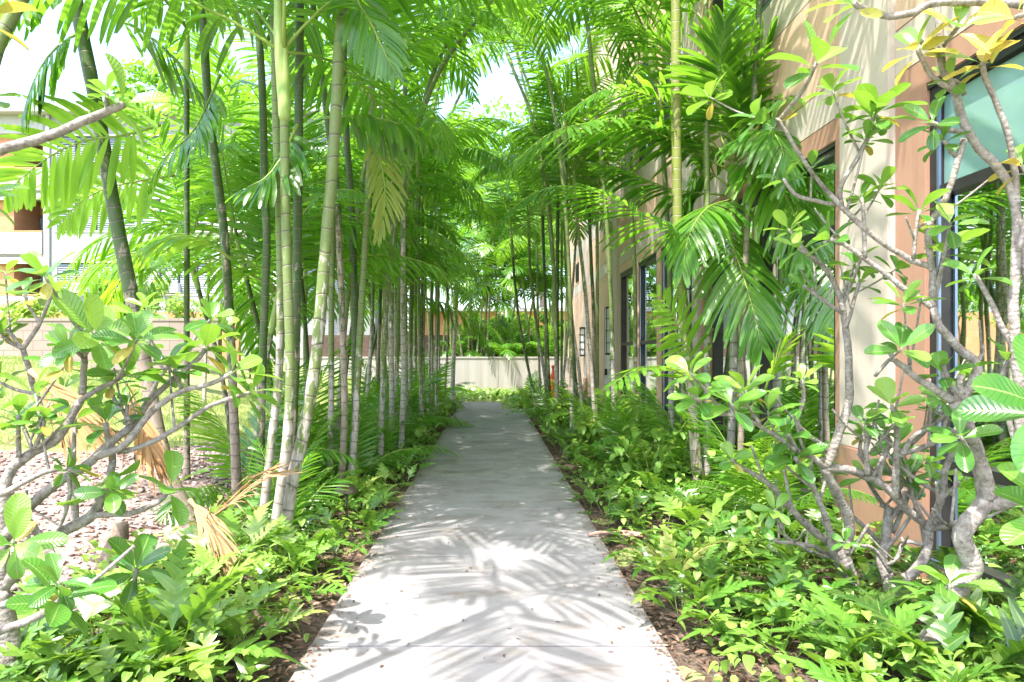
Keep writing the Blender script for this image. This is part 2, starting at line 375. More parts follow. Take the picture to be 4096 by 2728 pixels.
def frond_on(mb, path, side0, n=20, L=.48, W=.058, bare=.14, a0=70, a1=28, dih=18, droop=.5, fold=.25, rr=.011, tint=.5, jag=.06, sym=(1, -1), seg=6, close=1.0):
    path = np.asarray(path); m = len(path)
    T = np.gradient(path, axis=0); T /= np.linalg.norm(T, axis=1)[:, None]
    Ls = np.concatenate([[0], np.cumsum(np.linalg.norm(np.diff(path, axis=0), axis=1))]); Ls /= Ls[-1]
    S = np.zeros_like(path); s = np.asarray(side0, float)
    for i in range(m):
        s = nrm(s - T[i] * s.dot(T[i])); S[i] = s
    mb.tube(path[::2] if m > 8 else path, np.interp(np.linspace(0, 1, len(path[::2] if m > 8 else path)), [0, .1, 1], [rr * 1.5, rr, rr * .25]), 6, tint=.7, mat=1)
    for k in range(n):
        t = bare + (1 - bare) * (k + .5) / n
        for sg in sym:
            tt = min(.995, t + rng.uniform(-.4, .4) / n * .8)
            p = np.array([np.interp(tt, Ls, path[:, c]) for c in range(3)])
            Tt = nrm(np.array([np.interp(tt, Ls, T[:, c]) for c in range(3)])); Sd = nrm(np.array([np.interp(tt, Ls, S[:, c]) for c in range(3)]))
            U = np.cross(Sd, Tt)
            if U[2] < 0 and abs(Tt[2]) < .8: pass
            u = (tt - bare) / (1 - bare)
            a = R(a0 + (a1 - a0) * u + rng.uniform(-6, 6)) * close
            dh = R(dih + rng.uniform(-9, 9))
            d = np.cos(a) * Tt + np.sin(a) * (np.cos(dh) * Sd * sg + np.sin(dh) * U)
            ll = L * (.55 + .45 * math.sin(PI * min(1, .15 + u * .95))) * (1.05 - .45 * u ** 3) * rng.uniform(.9, 1.08)
            add_leaflet(mb, p, nrm(d), U, ll, W * rng.uniform(.85, 1.1) * (1.12 - .3 * u), droop * rng.uniform(.6, 1.4), fold * rng.choice([-1, 1, 1]), float(np.clip(tint + rng.normal(0, .1), 0, 1)), jag, seg, 0, rng.uniform(-.5, .5))

def arch(L, e0, e1, bend=0.0, k=22, powr=1.3):
    t = np.linspace(0, 1, k); e = np.radians(e0 + (e1 - e0) * t ** powr); b = bend * t ** 2
    d = np.stack([np.cos(e) * np.cos(b), np.cos(e) * np.sin(b), np.sin(e)], 1)
    return np.vstack([[0, 0, 0], np.cumsum(d[:-1] * L / (k - 1), axis=0)])

PMATS = [MT['palm_leaf'], MT['rachis']]
FROND = {}
for cls, (e0, e1, dr, cnt) in {'young': (80, 20, .35, 3), 'mid': (58, -25, .6, 5), 'low': (28, -55, .9, 4), 'hang': (0, -80, 1.2, 3)}.items():
    FROND[cls] = []
    for v in range(cnt):
        mb = MB()
        frond_on(mb, arch(rng.uniform(2.0, 2.5), e0 + rng.uniform(-8, 8), e1 + rng.uniform(-10, 10), rng.uniform(-.3, .3)), (0, 1, 0), n=27, L=.58, W=.046, droop=dr * .85, dih=22 if cls != 'hang' else 8, tint=float(np.clip(.42 + .22 * rng.standard_normal(), .05, .95)))
        FROND[cls].append(mb.mesh('palm_frond', PMATS))

def palm(label, pts, r0, r1, nf=9, fl=1.0, mat='palm_trunk', group=None, seed=0, pale=1.3, sides=12, shaft=True, fresh=0, mix=None, name='palm_tree', tilt=0, cat='palm tree'):
    rs = random.Random(seed * 97 + 5); r0 *= .93; r1 *= .92
    path = spline(pts, .12)
    root = thing(name, label, cat, tuple(path[0]), group)
    L = np.concatenate([[0], np.cumsum(np.linalg.norm(np.diff(path, axis=0), axis=1))])
    mb = MB()
    rad = np.interp(L / L[-1], [0, .04, .15, 1], [r0 * 1.5, r0 * 1.12, r0, r1])
    rad = rad * (1 + .03 * np.sin(L * 7.6 * 2 * PI * .33 + seed))
    tint = np.clip(.5 + (L - pale) * .38 + .16 * np.sin(L * 3 + seed), 0, 1.0)
    mb.tube(path - path[0], rad, sides, tint=tint, v0=rs.uniform(0, 1))
    mb.build('trunk', MT[mat], root)
    top = path[-1] - path[0]; dirn = nrm(path[-1] - path[-4])
    if shaft:
        q = np.array([top + dirn * t for t in (-.04, 0, .1, .3, .5, .62)])
        mb = MB(); mb.tube(q, np.array([r1 * 1.0, r1 * 1.3, r1 * 1.45, r1 * 1.2, r1 * .8, r1 * .45]), max(8, sides - 2)); mb.build('crownshaft', MT['crownshaft'], root)
        top = top + dirn * .5
    mix = mix or (['young'] * 2 + ['mid'] * 4 + ['low'] * 2 + ['hang'])
    az = rs.uniform(0, 6.28); nf = int(nf * (.70 if path[-1][2] > 4.4 and path[-1][1] > 6.8 else .9)) if nf > 7 else nf
    for k in range(nf):
        c = mix[int(k * len(mix) / nf)]
        f = link('frond', rs.choice(FROND[c]), root)
        az += 2.39996 + rs.uniform(-.25, .25)
        s = fl * rs.uniform(.85, 1.12) * (.85 if c == 'young' else 1) * (.9 + .25 * rs.random())
        f.location = tuple(top - dirn * (.05 * k / nf)); f.rotation_euler = (rs.uniform(-.22, .22), tilt * rs.uniform(-1, 1), az); f.scale = (s, s * rs.choice([-1, 1]), s)
    return root
def hero_frond(root, pts, side=None, mats=None, **kw):
    path = spline([P(*p) if len(p) == 3 else p for p in pts], .07)
    if side is None:
        h = path[-1] - path[0]; h[2] = 0; side = np.cross((0, 0, 1.0), nrm(h))
    mb = MB(); b = np.array(root.location); frond_on(mb, path - b, side, **kw)
    return mb.build('frond', mats or PMATS, root)

# ================================================================== SETTING
def hgt(x, y):
    t = np.maximum(0, -x - 2.6)
    z = np.minimum(1.42, .22 * t)
    back = np.clip((y - 26.25) / .05, 0, 1)
    return np.maximum(z, 1.34 * back)
def sheet(name, xs, ys, off, mat, kind='structure', rough=.0):
    X, Y = np.meshgrid(xs, ys)
    Z = hgt(X, Y) + off + (rough * rng.standard_normal(X.shape) if rough else 0)
    mb = MB(); mb.grid(np.stack([X, Y, Z], -1)); o = mb.build(name, mat); tag(o, kind=kind); return o
xs = np.concatenate([[-150, -60, -30], np.arange(-16, 4.1, .5), [8, 30, 60, 150]])
ys = np.concatenate([[-40, -10], np.arange(-4, 26.1, 1), [26.25, 26.3, 28, 32, 45, 70, 120, 300]])
sheet('ground', xs, ys, 0, MT['lawn_ground'])
sheet('garden_bed', np.arange(-3.0, -.85, .1), np.arange(-1, 26.1, .25), .006, MT['soil'], rough=.006)
sheet('garden_soil', np.arange(.80, 2.93, .1), np.arange(-1, 26.1, .25), .006, MT['soil'], rough=.006)
sheet('planter_soil', np.arange(-13, 3, .5), np.arange(26.31, 29.0, .3), .03, MT['soil'], rough=.01)
# gravel patch on the slope left of the bed
def gedge(x): return 7.0 + (x + 5) * 1.9
mb = MB()
gx = np.arange(-9.0, -2.35, .3)
gv = np.linspace(0, 1, 24)
G = np.zeros((24, len(gx), 3))
for j, x in enumerate(gx):
    y1 = max(3.0, gedge(x) + .25 * math.sin(x * 3.1)); y = -1 + (y1 + 1) * gv
    G[:, j] = np.stack([np.full(24, x), y, hgt(np.full(24, x), y) + .010], 1)
mb.grid(G); tag(mb.build('gravel_bed', MT['gravel_ground']), kind='structure')

# path: slabs with joints, narrowing at the far end
mb = MB()
XL, XR = -.917, .883
joints = [-1.72 + .0 + 1.53 * k for k in range(0, 15)]
def slab(x0, x1, y0, y1, z=.055):
    g = .009; b = .004
    x0 += 0; y0 += g; y1 -= g
    top = [(x0 + b, y0 + b, z), (x1 - b, y0 + b, z), (x1 - b, y1 - b, z), (x0 + b, y1 - b, z)]
    rim = [(x0, y0, z - b), (x1, y0, z - b), (x1, y1, z - b), (x0, y1, z - b)]
    bot = [(x0, y0, -.05), (x1, y0, -.05), (x1, y1, -.05), (x0, y1, -.05)]
    q = [(0, 1, 2, 3)]
    for i in range(4):
        j = (i + 1) % 4
        q += [(4 + i, 4 + j, j, i), (8 + i, 8 + j, 4 + j, 4 + i)]
    mb.add(top + rim + bot, q)
yj = [3.46 - 1.53 * 3 + 1.53 * k for k in range(0, 14)]
for a, b in zip(yj[:-1], yj[1:]):
    if a < 17.6: slab(XL, XR, a, min(b, 18.1))
slab(XL, .30, 18.1, 19.5); slab(XL + .02, .30, 19.5, 20.86)
mb.box(XL + .02, XR - .02, yj[0] + .02, 18.05, -.05, .02, mat=1); mb.box(XL + .04, .28, 18.06, 20.8, -.05, .02, mat=1)
tag(mb.build('footpath', [MT['path'], MT['soil']], smooth=False), kind='structure')

# far concrete retaining wall
w = MB()
for k in range(6):
    a = -13 + k * 2.655; w.box(a + .006, a + 2.649, 26.0, 26.25, -.1, 1.352); w.box(a + .003, a + 2.652, 25.97, 26.28, 1.3525, 1.415)
w.box(-12.98, 2.92, 26.02, 26.23, -.1, 1.34)
tag(w.build('retaining_wall', MT['wall_concrete'], smooth=False), 'pale weathered concrete retaining wall across the far end of the path', 'wall')
w = MB(); w.box(-8, 6, 29.0, 29.2, 1.3, 2.32)
tag(w.build('block_wall', MT['dark_block'], smooth=False), 'dark brown block wall behind the palms of the raised planter', 'wall')
w = MB(); w.box(-24, -5.6, 14.0, 14.2, 1.2, 2.20); w.box(-24.01, -5.59, 13.985, 14.215, 2.20, 2.26)
tag(w.build('garden_wall', MT['block_wall'], smooth=False), 'low pale concrete block wall at the top of the lawn', 'wall')
# orange brick wall pieces behind the hedge
w = MB(); w.box(-16.5, -7.4, 20.0, 20.2, 1.3, 2.75)
tag(w.build('brick_wall', MT['orange_block'], smooth=False), 'orange brick wall between shrubs below the white apartment building', 'wall')

# far orange building
root = thing('bungalow', 'low orange building with white roof edge beyond the planter', 'building', (0, 38, 1.3))
w = MB(); w.box(-4.2, 9, 38, 46, 1.3, 3.85); child_world(w.build('wall', MT['orange'], smooth=False), root)
w = MB(); w.box(-4.7, 9.5, 37.4, 46.5, 3.86, 4.0); w.box(-4.3, 9.1, 37.8, 46.2, 4.0, 4.08); child_world(w.build('roof', MT['white'], smooth=False), root)
w = MB(); w.box(-1.2, .4, 37.95, 38.02, 2.3, 3.4); w.box(3.2, 5.2, 37.95, 38.02, 2.3, 3.4); child_world(w.build('window', MT['black_metal'], smooth=False), root)

# ---------------------------------------------------------------- apartment building on the left
AY = 30.0
root = thing('apartment_building', 'white tiled apartment building with louvred windows and orange balconies', 'building', (-15, AY, 1.4))
ax = lambda X: (X - VX) / FPX * AY
az_ = lambda Y: CH - (Y - VY) / FPX * AY
floors = [(4.16, 5.53), (6.94, 8.33), (9.72, 11.1)]
wins = [(221, 542), (565, 861), (884, 1190), (1215, 1420)]
w = MB()
cols = [(ax(172), ax(221))] + [(ax(wins[i][1]), ax(wins[i+1][0])) for i in range(3)] + [(ax(1420), ax(1500))]
for a, b in cols: w.box(a, b, AY, AY + .3, 1.3, 12.0)
zz = [1.3] + [v for f in floors for v in f] + [12.0]
for i in range(0, 8, 2):
    for X0, X1 in wins: w.box(ax(X0), ax(X1), AY, AY + .3, zz[i], zz[i+1])
child_world(w.build('wall', MT['white_tile'], smooth=False), root)
w = MB(); w.box(ax(-1500), ax(172) - .01, AY + 2.0, AY + 2.3, 1.3, 12); w.box(ax(-60), ax(40), AY + .25, AY + 2, 1.3, 11.6)
child_world(w.build('balcony_wall', MT['orange_block'], smooth=False), root)
w = MB(); w.box(ax(172), ax(1500), AY + .3, AY + 9, 1.3, 11.9); child_world(w.build('core', MT['dark_room'], smooth=False), root)
w = MB(); w.box(ax(-1500), ax(1500) + .3, AY - .5, AY + 10, 12.01, 12.35); w.box(ax(-1500), ax(172), AY - .02, AY + 2, 11.2, 12.0)
child_world(w.build('roof', MT['white'], smooth=False), root)
for z0, z1 in ((2.95, 4.05), (5.9, 6.85), (8.7, 9.62)):
    w = MB(); w.box(ax(-1500), ax(172) - .02, AY - .06, AY + .08, z0, z1); w.box(ax(-1500), ax(172) - .02, AY + .08, AY + 2, z0 - .1, z0 + .05)
    w.box(ax(-1500), ax(172) - .02, AY - .03, AY + .05, z0 - .42, z0 - .14); w.box(ax(-1500), ax(172) - .02, AY - .055, AY + .06, z1 + .03, z1 + .08, mat=1)
    child_world(w.build('balcony', [MT['white'], MT['orange']], smooth=False), root)
w = MB()
for z0 in (4.05, 6.9, 9.66):
    for X0, X1 in ((42, 95), (100, 168)):
        pass
    w.box(ax(48), ax(170), AY + 1.86, AY + 1.97, z0 - 1.2, z0 + 1.1)
child_world(w.build('balcony_door', MT['glass_blue'], smooth=False), root)
for z0, z1 in floors:
    for X0, X1 in wins:
        x0, x1 = ax(X0), ax(X1)
        fr = MB()
        for k in range(5):
            xx = x0 + (x1 - x0) * k / 4; fr.box(xx - .035, xx + .035, AY + .02, AY + .12, z0, z1, mat=1 if 0 < k < 4 else 0)
        fr.box(x0 - .05, x1 + .05, AY - .03, AY + .13, z0 - .07, z0 - .002); fr.box(x0 - .05, x1 + .05, AY - .02, AY + .13, z1 + .002, z1 + .06)
        f = child_world(fr.build('window', [MT['white_metal'], MT['black_metal']], smooth=False), root)
        lv = MB()
        for k in range(4):
            a = x0 + (x1 - x0) * k / 4 + .04; b = x0 + (x1 - x0) * (k + 1) / 4 - .04
            for z in np.arange(z0 + .06, z1 - .04, .098):
                lv.add([(a, AY + .05, z), (b, AY + .05, z), (b, AY + .09, z + .075), (a, AY + .09, z + .075)], [(0, 1, 2, 3)])
        lv.build('louvre', MT['louvre'], f, smooth=False)
w = MB()
for X in (195, 878): w.tube([(ax(X), AY - .08, 1.4), (ax(X), AY - .08, 12)], .075, 10)
child_world(w.build('downpipe', MT['white_metal']), root)
for X in (330, 685):
    a = MB(); x = ax(X); a.box(x - .38, x + .38, AY - .28, AY + .1, 4.2, 4.62)
    for k in range(6): a.box(x - .33, x + .1, AY - .30, AY - .279, 4.26 + k * .055, 4.285 + k * .055, mat=1)
    child_world(a.build('air_conditioner', [MT['white_metal'], MT['grey_ink']], smooth=False), root)

# ---------------------------------------------------------------- building on the right
BX = 2.95
root = thing('terracotta_building', 'tall beige and terracotta building with dark framed windows beside the path', 'building', (4, 12, 0))
W = MB()                          # materials: 0 beige 1 terracotta 2 peach
def skin(y0, y1, z0, z1, mat, proud=0.0, gap=.006):
    W.box(BX - proud + .012, 3.2, y0, y1, z0, z1, mat)
    W.box(BX - proud, BX - proud + .0119, y0 + gap, y1 - gap, z0 + gap, z1 - gap, mat)
segs = [(-3, 4.64, 'win'), (4.64, 4.99, 't'), (4.99, 5.69, 'p'), (5.69, 5.86, 't'), (5.86, 9.2, 'win'), (9.2, 9.6, 't'), (9.6, 10.4, 'p'), (10.4, 10.6, 't'),
        (10.6, 11.9, 'win'), (11.9, 12.2, 't'), (12.2, 13.77, 'win'), (13.77, 14.2, 't'), (14.2, 15.7, 'win'), (15.7, 15.8, 't'), (15.8, 16.6, 'p'),
        (16.6, 18.7, 'door'), (18.7, 20.8, 't'), (20.8, 21.5, 'p'), (21.5, 26.4, 't')]
Z2a, Z2b = 5.25, 7.2
win2 = {(5.86, 9.2), (-3, 4.64), (12.2, 13.77), (14.2, 15.7), (10.6, 11.9), (18.7, 20.8)}
for y0, y1, k in segs:
    if k == 'p':
        skin(y0, y1, .78, 10.2, 0, .05); skin(y0, y1, -.1, .78, 1, .065); continue
    far = y0 > 16
    tm = 2 if y0 > 10 else 1  # far terracotta takes the lighter peach, its sunlit look put into the colour
    if k == 'win':
        skin(y0, y1, -.1, .12, tm); skin(y0, y1, 3.36, 3.55, tm)
    elif k == 'door':
        skin(y0, 16.75, -.1, 3.55, 2); skin(17.75, y1, -.1, 3.55, 2); skin(16.75, 17.75, 2.4, 3.55, 2)
    else:
        skin(y0, y1, -.1, .78, tm, .015); skin(y0, y1, .78, 3.55, tm)
    skin(y0, y1, 3.55, 3.88, 0)
    n = max(1, int(round((y1 - y0) / 1.3)))
    for i in range(n):
        a = y0 + (y1 - y0) * i / n; b = y0 + (y1 - y0) * (i + 1) / n
        skin(a, b, 3.88, 4.8, 2 if y0 > 4 else 2)
        skin(a, b, 7.2, 10.2, 0 if i % 2 else 2)
    skin(y0, y1, 4.8, 5.25, 0)
    if (y0, y1) not in win2: skin(y0, y1, 5.25, 7.2, 2)
W.box(3.21, 9, -3, 26.4, 3.6, 10.0, 0); W.box(2.80, 9.2, -3.2, 26.6, 10.21, 10.5, 0)
W.box(3.2, 9, 25.9, 26.4, -.1, 3.59, 2)
child_world(W.build('wall', [MT['beige'], MT['terracotta'], MT['peach_lit_terracotta']], smooth=False), root)
I = MB()                          # rooms behind the glass
I.box(3.22, 7.0, -3, 25.8, .02, .06, 1); I.box(7.0, 7.2, -3, 25.8, .02, 3.58, 0); I.box(3.22, 7, -3, 25.8, 3.45, 3.58, 0)
for y in (5.2, 10.1, 16.2): I.box(3.22, 7, y, y + .2, .06, 3.45, 0)
child_world(I.build('interior', [MT['dark_room'], MT['carpet']], smooth=False), root)
def window(y0, y1, z0, z1, mull=(), trans=(), sky_line=False, pane='glass'):
    f = MB(); t = .075; xa, xb = BX + .03, BX + .16
    f.box(xa, xb, y0, y0 + t, z0, z1); f.box(xa, xb, y1 - t, y1, z0, z1)
    f.box(xa + .002, xb - .002, y0 + t, y1 - t, z0, z0 + t * 1.2); f.box(xa + .002, xb - .002, y0 + t, y1 - t, z1 - t * 1.3, z1)
    f.box(xa - .02, xa - .002, y0 + .004, y1 - .004, z1 - .035, z1 - .004); f.box(xa - .03, xa - .002, y0 + .004, y1 - .004, z0 + .004, z0 + .035, mat=1)
    for y in mull: f.box(xa + .004, xb - .004, y - .035, y + .035, z0 + t * 1.2, z1 - t * 1.3)
    for z in trans: f.box(xa + .006, xb - .006, y0 + t, y1 - t, z - .035, z + .035)
    if sky_line: f.box(xa - .004, xa + .014, y1 - t - .022, y1 - t - .001, z0 + .1, z1 - .1, mat=1)  # thin jamb strip coloured as a line of reflected sky
    o = child_world(f.build('window', [MT['black_metal'], MT['blue_frame_sky_line']], smooth=False), root)
    g = MB(); a, b, c0, c1, xg = y0 + t * .5, y1 - t * .5, z0 + t * .5, z1 - t * .5, BX + .09
    g.add([(xg, a, c0), (xg, b, c0), (xg, b, c1), (xg, a, c1)], [(0, 1, 2, 3)])
    g.build('pane', MT[pane], o, smooth=False)
window(-3, 4.64, .12, 3.36, (2.5, .3, -1.4), (.80, 2.62), True)
window(5.86, 9.2, .12, 3.36, (7.55,), (2.62,), False)
g = MB()
for ya, yb in ((-2.92, 4.56),): g.box(BX + .075, BX + .0845, ya, yb, 2.66, 3.25)
child_world(g.build('upper_pane', MT['teal_pane'], smooth=False), root)
window(10.6, 11.9, .12, 3.36, (), (1.75,), True)
window(12.2, 13.77, .12, 3.36, (), (1.75,), True)
window(14.2, 15.7, .12, 3.36, (), (1.75,), False)
for a, b in sorted(win2): window(a, b, Z2a, Z2b, ((a + b) / 2,), (), False, 'glass_blue')
# curtains
c = MB()
for ya, yb in ((3.72, 4.58), (1.2, 2.4), (10.75, 11.7), (12.35, 13.1), (7.9, 9.0)):
    yy = np.linspace(ya, yb, 40); G = np.zeros((2, 40, 3))
    G[:, :, 0] = 3.17 + .025 * np.sin(yy * 46) + .015 * np.sin(yy * 21); G[:, :, 1] = yy; G[0, :, 2] = .12; G[1, :, 2] = 3.3
    c.grid(G)
child_world(c.build('curtain', MT['curtain']), root)
c = MB(); c.box(3.125, 3.135, -2.9, 4.6, 2.68, 3.3); c.box(3.125, 3.135, 5.9, 9.15, 2.68, 3.3)
child_world(c.build('roller_blind', MT['blind'], smooth=False), root)
d = MB(); d.box(2.99, 3.04, 16.78, 17.72, .06, 2.38); d.box(2.96, 3.06, 16.75, 16.779, 0, 2.395, 1); d.box(2.96, 3.06, 17.721, 17.75, 0, 2.395, 1)
d.box(2.985, 2.9899, 16.98, 17.10, 1.15, 1.95, 2)
do = child_world(d.build('door', [MT['grey_door'], MT['white_metal'], MT['glass_blue']], smooth=False), root)
h = MB(); h.box(2.92, 2.989, 17.6, 17.64, .98, 1.14); h.box(2.92, 2.945, 17.5, 17.60, 1.05, 1.08); h.build('handle', MT['black_metal'], do, smooth=False)
v = MB(); v.box(2.925, 2.949, 22.9, 23.6, 3.98, 4.6)
for k in range(9): v.box(2.905, 2.9249, 22.94, 23.56, 4.02 + k * .062, 4.055 + k * .062)
child_world(v.build('vent', MT['black_metal'], smooth=False), root)
def lantern(y, z0, z1, label, x=2.88):
    r = thing('wall_lantern', label, 'wall lamp', (x, y, z0), 'tall wall lanterns on the facade')
    f = MB(); dp, wd = .13, .24; H = z1 - z0
    f.box(-dp, .02, -wd/2, wd/2, 0, .05); f.box(-dp, .02, -wd/2, wd/2, H - .05, H); f.box(-.008, .02, -wd/2 + .002, wd/2 - .002, .05, H - .05)
    for yy in (-wd/2, wd/2 - .018): f.box(-dp, -dp + .018, yy, yy + .018, .05, H - .05)
    for k in (1, 2, 3): f.box(-dp - .004, -.01, -wd/2 - .004, wd/2 + .004, H * k / 4 - .008, H * k / 4 + .008)
    f.build('frame', MT['black_metal'], r, smooth=False)
    g = MB(); g.box(-dp + .012, -.009, -wd/2 + .014, wd/2 - .014, .051, H - .051); g.build('lamp_shade', MT['lantern_glass'], r, smooth=False)
lantern(16.45, 1.50, 2.66, 'tall dark framed wall lantern beside the grey door')
lantern(10.0, 1.62, 2.75, 'tall dark framed wall lantern on the pillar behind the golden palm trunk')
lantern(21.2, 1.45, 2.35, 'tall dark framed wall lantern at the far end of the facade')
r = thing('notice', 'small white notice with red heading on the wall beside the door', 'sign', (2.90, 16.1, 1.1))
f = MB(); f.box(-.012, 0, -.13, .13, 0, .5); f.build('panel', MT['paper'], r, smooth=False)
f = MB(); f.box(-.016, -.0125, -.11, .11, .38, .47)
f.build('heading', MT['red_ink'], r, smooth=False)
f = MB()
for k in range(7): f.box(-.016, -.0125, -.10, .10 - .02 * (k % 3), .06 + k * .04, .075 + k * .04)
f.build('text_lines', MT['grey_ink'], r, smooth=False)
r = thing('card_reader', 'small grey entry keypad box on the wall below the lantern', 'keypad', (2.88, 16.42, 1.12))
f = MB(); f.box(-.03, .02, -.07, .07, 0, .28); f.build('case', MT['bronze'], r, smooth=False)
f = MB(); f.box(-.034, -.0305, -.05, .05, .15, .24); f.box(-.034, -.0305, -.05, .05, .04, .12); f.build('keypad', MT['paper'], r, smooth=False)

# ---------------------------------------------------------------- small things
r = thing('path_light', 'small bronze mushroom cap garden light among ferns left of the path', 'garden light', (-1.255, 5.9, 0))
f = MB(); f.tube([(0, 0, 0), (.01, 0, .2), (.0, 0, .36)], .011, 10); f.build('post', MT['bronze'], r)
f = MB(); f.lathe([(.0, .445), (.012, .44), (.03, .425), (.055, .405), (.085, .375), (.105, .345), (.106, .338), (.10, .338), (.06, .355), (.0, .36)], sides=24); f.build('cap', MT['bronze'], r)
r = thing('delineator_post', 'orange traffic delineator with yellow band standing by the far palms', 'traffic post', (1.81, 20.0, 0))
f = MB(); f.lathe([(.0, .0), (.2, .0), (.2, .05), (.09, .07)], sides=8); f.build('base', MT['black_metal'], r, smooth=False)
f = MB(); f.lathe([(.085, .06), (.095, .5), (.095, .78), (.085, .88), (.05, .96), (.032, 1.02), (.032, 1.10), (.052, 1.14), (.052, 1.18), (0, 1.2)], sides=20); f.build('body', MT['orange_plastic'], r)
f = MB(); f.lathe([(.0955, .60), (.098, .605), (.098, .775), (.0955, .78)], sides=20); f.build('band', MT['yellow_band'], r)
# fallen palm spathe on the path edge
f = MB(); f.tube(spline([(.78, 5.50, .075), (.92, 5.52, .09), (1.12, 5.46, .085), (1.32, 5.50, .06)], .03), .014, 8)
f.add([(1.0,5.44,.095),(1.2,5.41,.085),(1.22,5.5,.10),(1.02,5.52,.11)], [(0,1,2,3)])
tag(f.build('palm_spathe', MT['spathe']), 'fallen reddish palm spathe lying across the right path edge', 'fallen branch')
# cut stump in the left bed
r = thing('tree_stump', 'short rough brown stump between gravel and ferns on the left', 'stump', (-2.72, 4.9, .02))
f = MB(); f.tube([(0, 0, -.05), (.01, 0, .08), (.05, .01, .2), (.06, .0, .3)], [.10, .075, .06, .05], 12, wob=.12); f.build('trunk', MT['tree_bark'], r)
f = MB(); f.tube([(.02, 0, .04), (-.1, -.02, .05), (-.22, -.05, -.01)], [.05, .04, .02], 8, wob=.12); f.build('root', MT['tree_bark'], r)

# ================================================================== PALMS
def tr(d, px, top=None, dy=0.0):
    """trunk points: pixels of the photo at depth d, foot on the ground; top = extra world height above"""
    pts = [P(X, Y, d + dy * i / max(1, len(px) - 1)) for i, (X, Y) in enumerate(px)]
    pts[0][2] = float(hgt(pts[0][0], pts[0][1])) - .03
    if top is not None:
        a = pts[-1]; dr = nrm(a - pts[-2]); k = top - a[2]
        pts.append(a + np.array([dr[0] * k * .7, dr[1] * k * .7, k]))
    return pts
GL = 'palms in the row left of the path'; GR = 'palms in the row right of the path'
L1 = palm('thick green leaning palm trunk with brown peeling streaks at far left', tr(5.6, [(805,2200),(661,1844),(540,1252),(456,835),(391,452),(304,0)], 5.3), .062, .056, 9, 1.05, 'palm_trunk_dark', GL, 1, 2.3, 16)
L2 = palm('dark green palm trunk standing next right of the thick leaning one', tr(6.6, [(952,2080),(905,1044),(835,435),(809,0)], 5.6), .047, .042, 9, 1.0, 'palm_trunk_dark', GL, 2, 2.0, 14)
L3 = palm('palm with smooth pale bluish crownshaft rising from the front left clump', tr(5.0, [(1075,2240),(1116,2000),(1151,1721),(1160,1440),(1143,893),(1138,464)]), .038, .036, 8, .95, 'palm_trunk', GL, 3, 1.25, 14)
sh = MB(); q = np.array([P(1138, 470, 5), P(1130, 330, 5), P(1119, 180, 5), P(1115, 0, 5), P(1113, -130, 5)]) - np.array(L3.location)
sh.tube(spline(q, .05), np.interp(np.linspace(0, 1, len(spline(q, .05))), [0, .2, .6, 1], [.037, .044, .04, .028]), 14); sh.build('leaf_sheath', MT['crownshaft'], L3)
L4 = palm('straight dark green palm trunk just right of the pale crownshaft palm', tr(5.5, [(1130,2120),(1170,1700),(1183,1340),(1192,800),(1196,357),(1200,0)], 5.4), .040, .036, 8, 1.0, 'palm_trunk_dark', GL, 4, 1.3, 14)
L5 = palm('thickest pale to green palm leaning right across the front left clump', tr(5.1, [(1120,2240),(1168,1931),(1217,1721),(1267,1405),(1299,1027),(1326,714),(1344,446),(1357,180),(1375,0)], 4.9), .049, .044, 9, .95, 'palm_trunk', GL, 5, 1.35, 16)
L6 = palm('pale grey palm trunk leftmost at the foot of the front left clump', tr(5.3, [(1035,2230),(1091,1721),(1119,1440),(1120,1000),(1105,500),(1095,0)], 5.9), .034, .03, 8, .95, 'palm_trunk', GL, 6, 1.5, 14)
palm('slim dark brown palm behind the pale crownshaft palm', tr(6.3, [(1035,2000),(1054,1340),(1067,982),(1058,741),(1049,357),(1027,0)], 5.6), .040, .036, 8, 1.0, 'palm_trunk_dark', GL, 7, .6, 12)
palm('slim green palm trunk half hidden behind the thickest leaning palm', tr(7.5, [(1318,1950),(1325,1580),(1325,1340),(1330,1000),(1345,500)], 6.0), .036, .032, 8, 1.0, 'palm_trunk', GL, 8, .9, 12)
palm('reddish brown palm trunk bending left behind the thickest leaning palm', tr(7.3, [(1360,1980),(1378,1650),(1370,1321),(1357,982),(1348,759),(1317,536),(1277,223),(1250,0)], 6.2), .038, .034, 8, 1.0, 'palm_trunk_dark', GL, 9, 2.6, 12)
L10 = palm('grey ringed palm nearest the path, leaning right over the garden light', tr(7.4, [(1395,1980),(1421,1693),(1440,1340),(1455,1071),(1473,759),(1482,580),(1490,300)], 5.9), .040, .035, 9, 1.0, 'palm_trunk', GL, 10, 1.3, 12)
palm('dark green palm between the reddish and the grey ringed trunks', tr(7.9, [(1418,1960),(1420,1321),(1415,1071),(1402,759),(1388,580),(1379,357)], 6.4), .044, .038, 8, 1.0, 'palm_trunk_dark', GL, 11, .7, 12)
palm('thin pale palm with closely set rings left of the two ringed ones', tr(11, [(1455,1750),(1475,1500),(1487,1340),(1491,1116),(1487,893)], 6.4), .036, .032, 8, 1.0, 'palm_trunk', GL, 12, 1.8, 10)
palm('grey palm with dark close rings, left one of the mid row pair', tr(10.2, [(1567,1760),(1567,1500),(1564,1340),(1567,1071),(1571,714)], 6.0), .042, .036, 9, 1.0, 'palm_trunk', GL, 13, 2.6, 10)
palm('pale whitish ringed palm, right one of the mid row pair', tr(9.8, [(1603,1790),(1615,1500),(1612,1321),(1612,982),(1616,714)], 5.6), .042, .036, 9, 1.0, 'palm_trunk', GL, 14, 3.0, 10)
palm('slim green palm seen between the grey leaning and mid row palms', tr(10.8, [(1528,1750),(1533,1500),(1540,1340),(1536,900)], 5.6), .036, .032, 8, 1.0, 'palm_trunk', GL, 15, .6, 10)
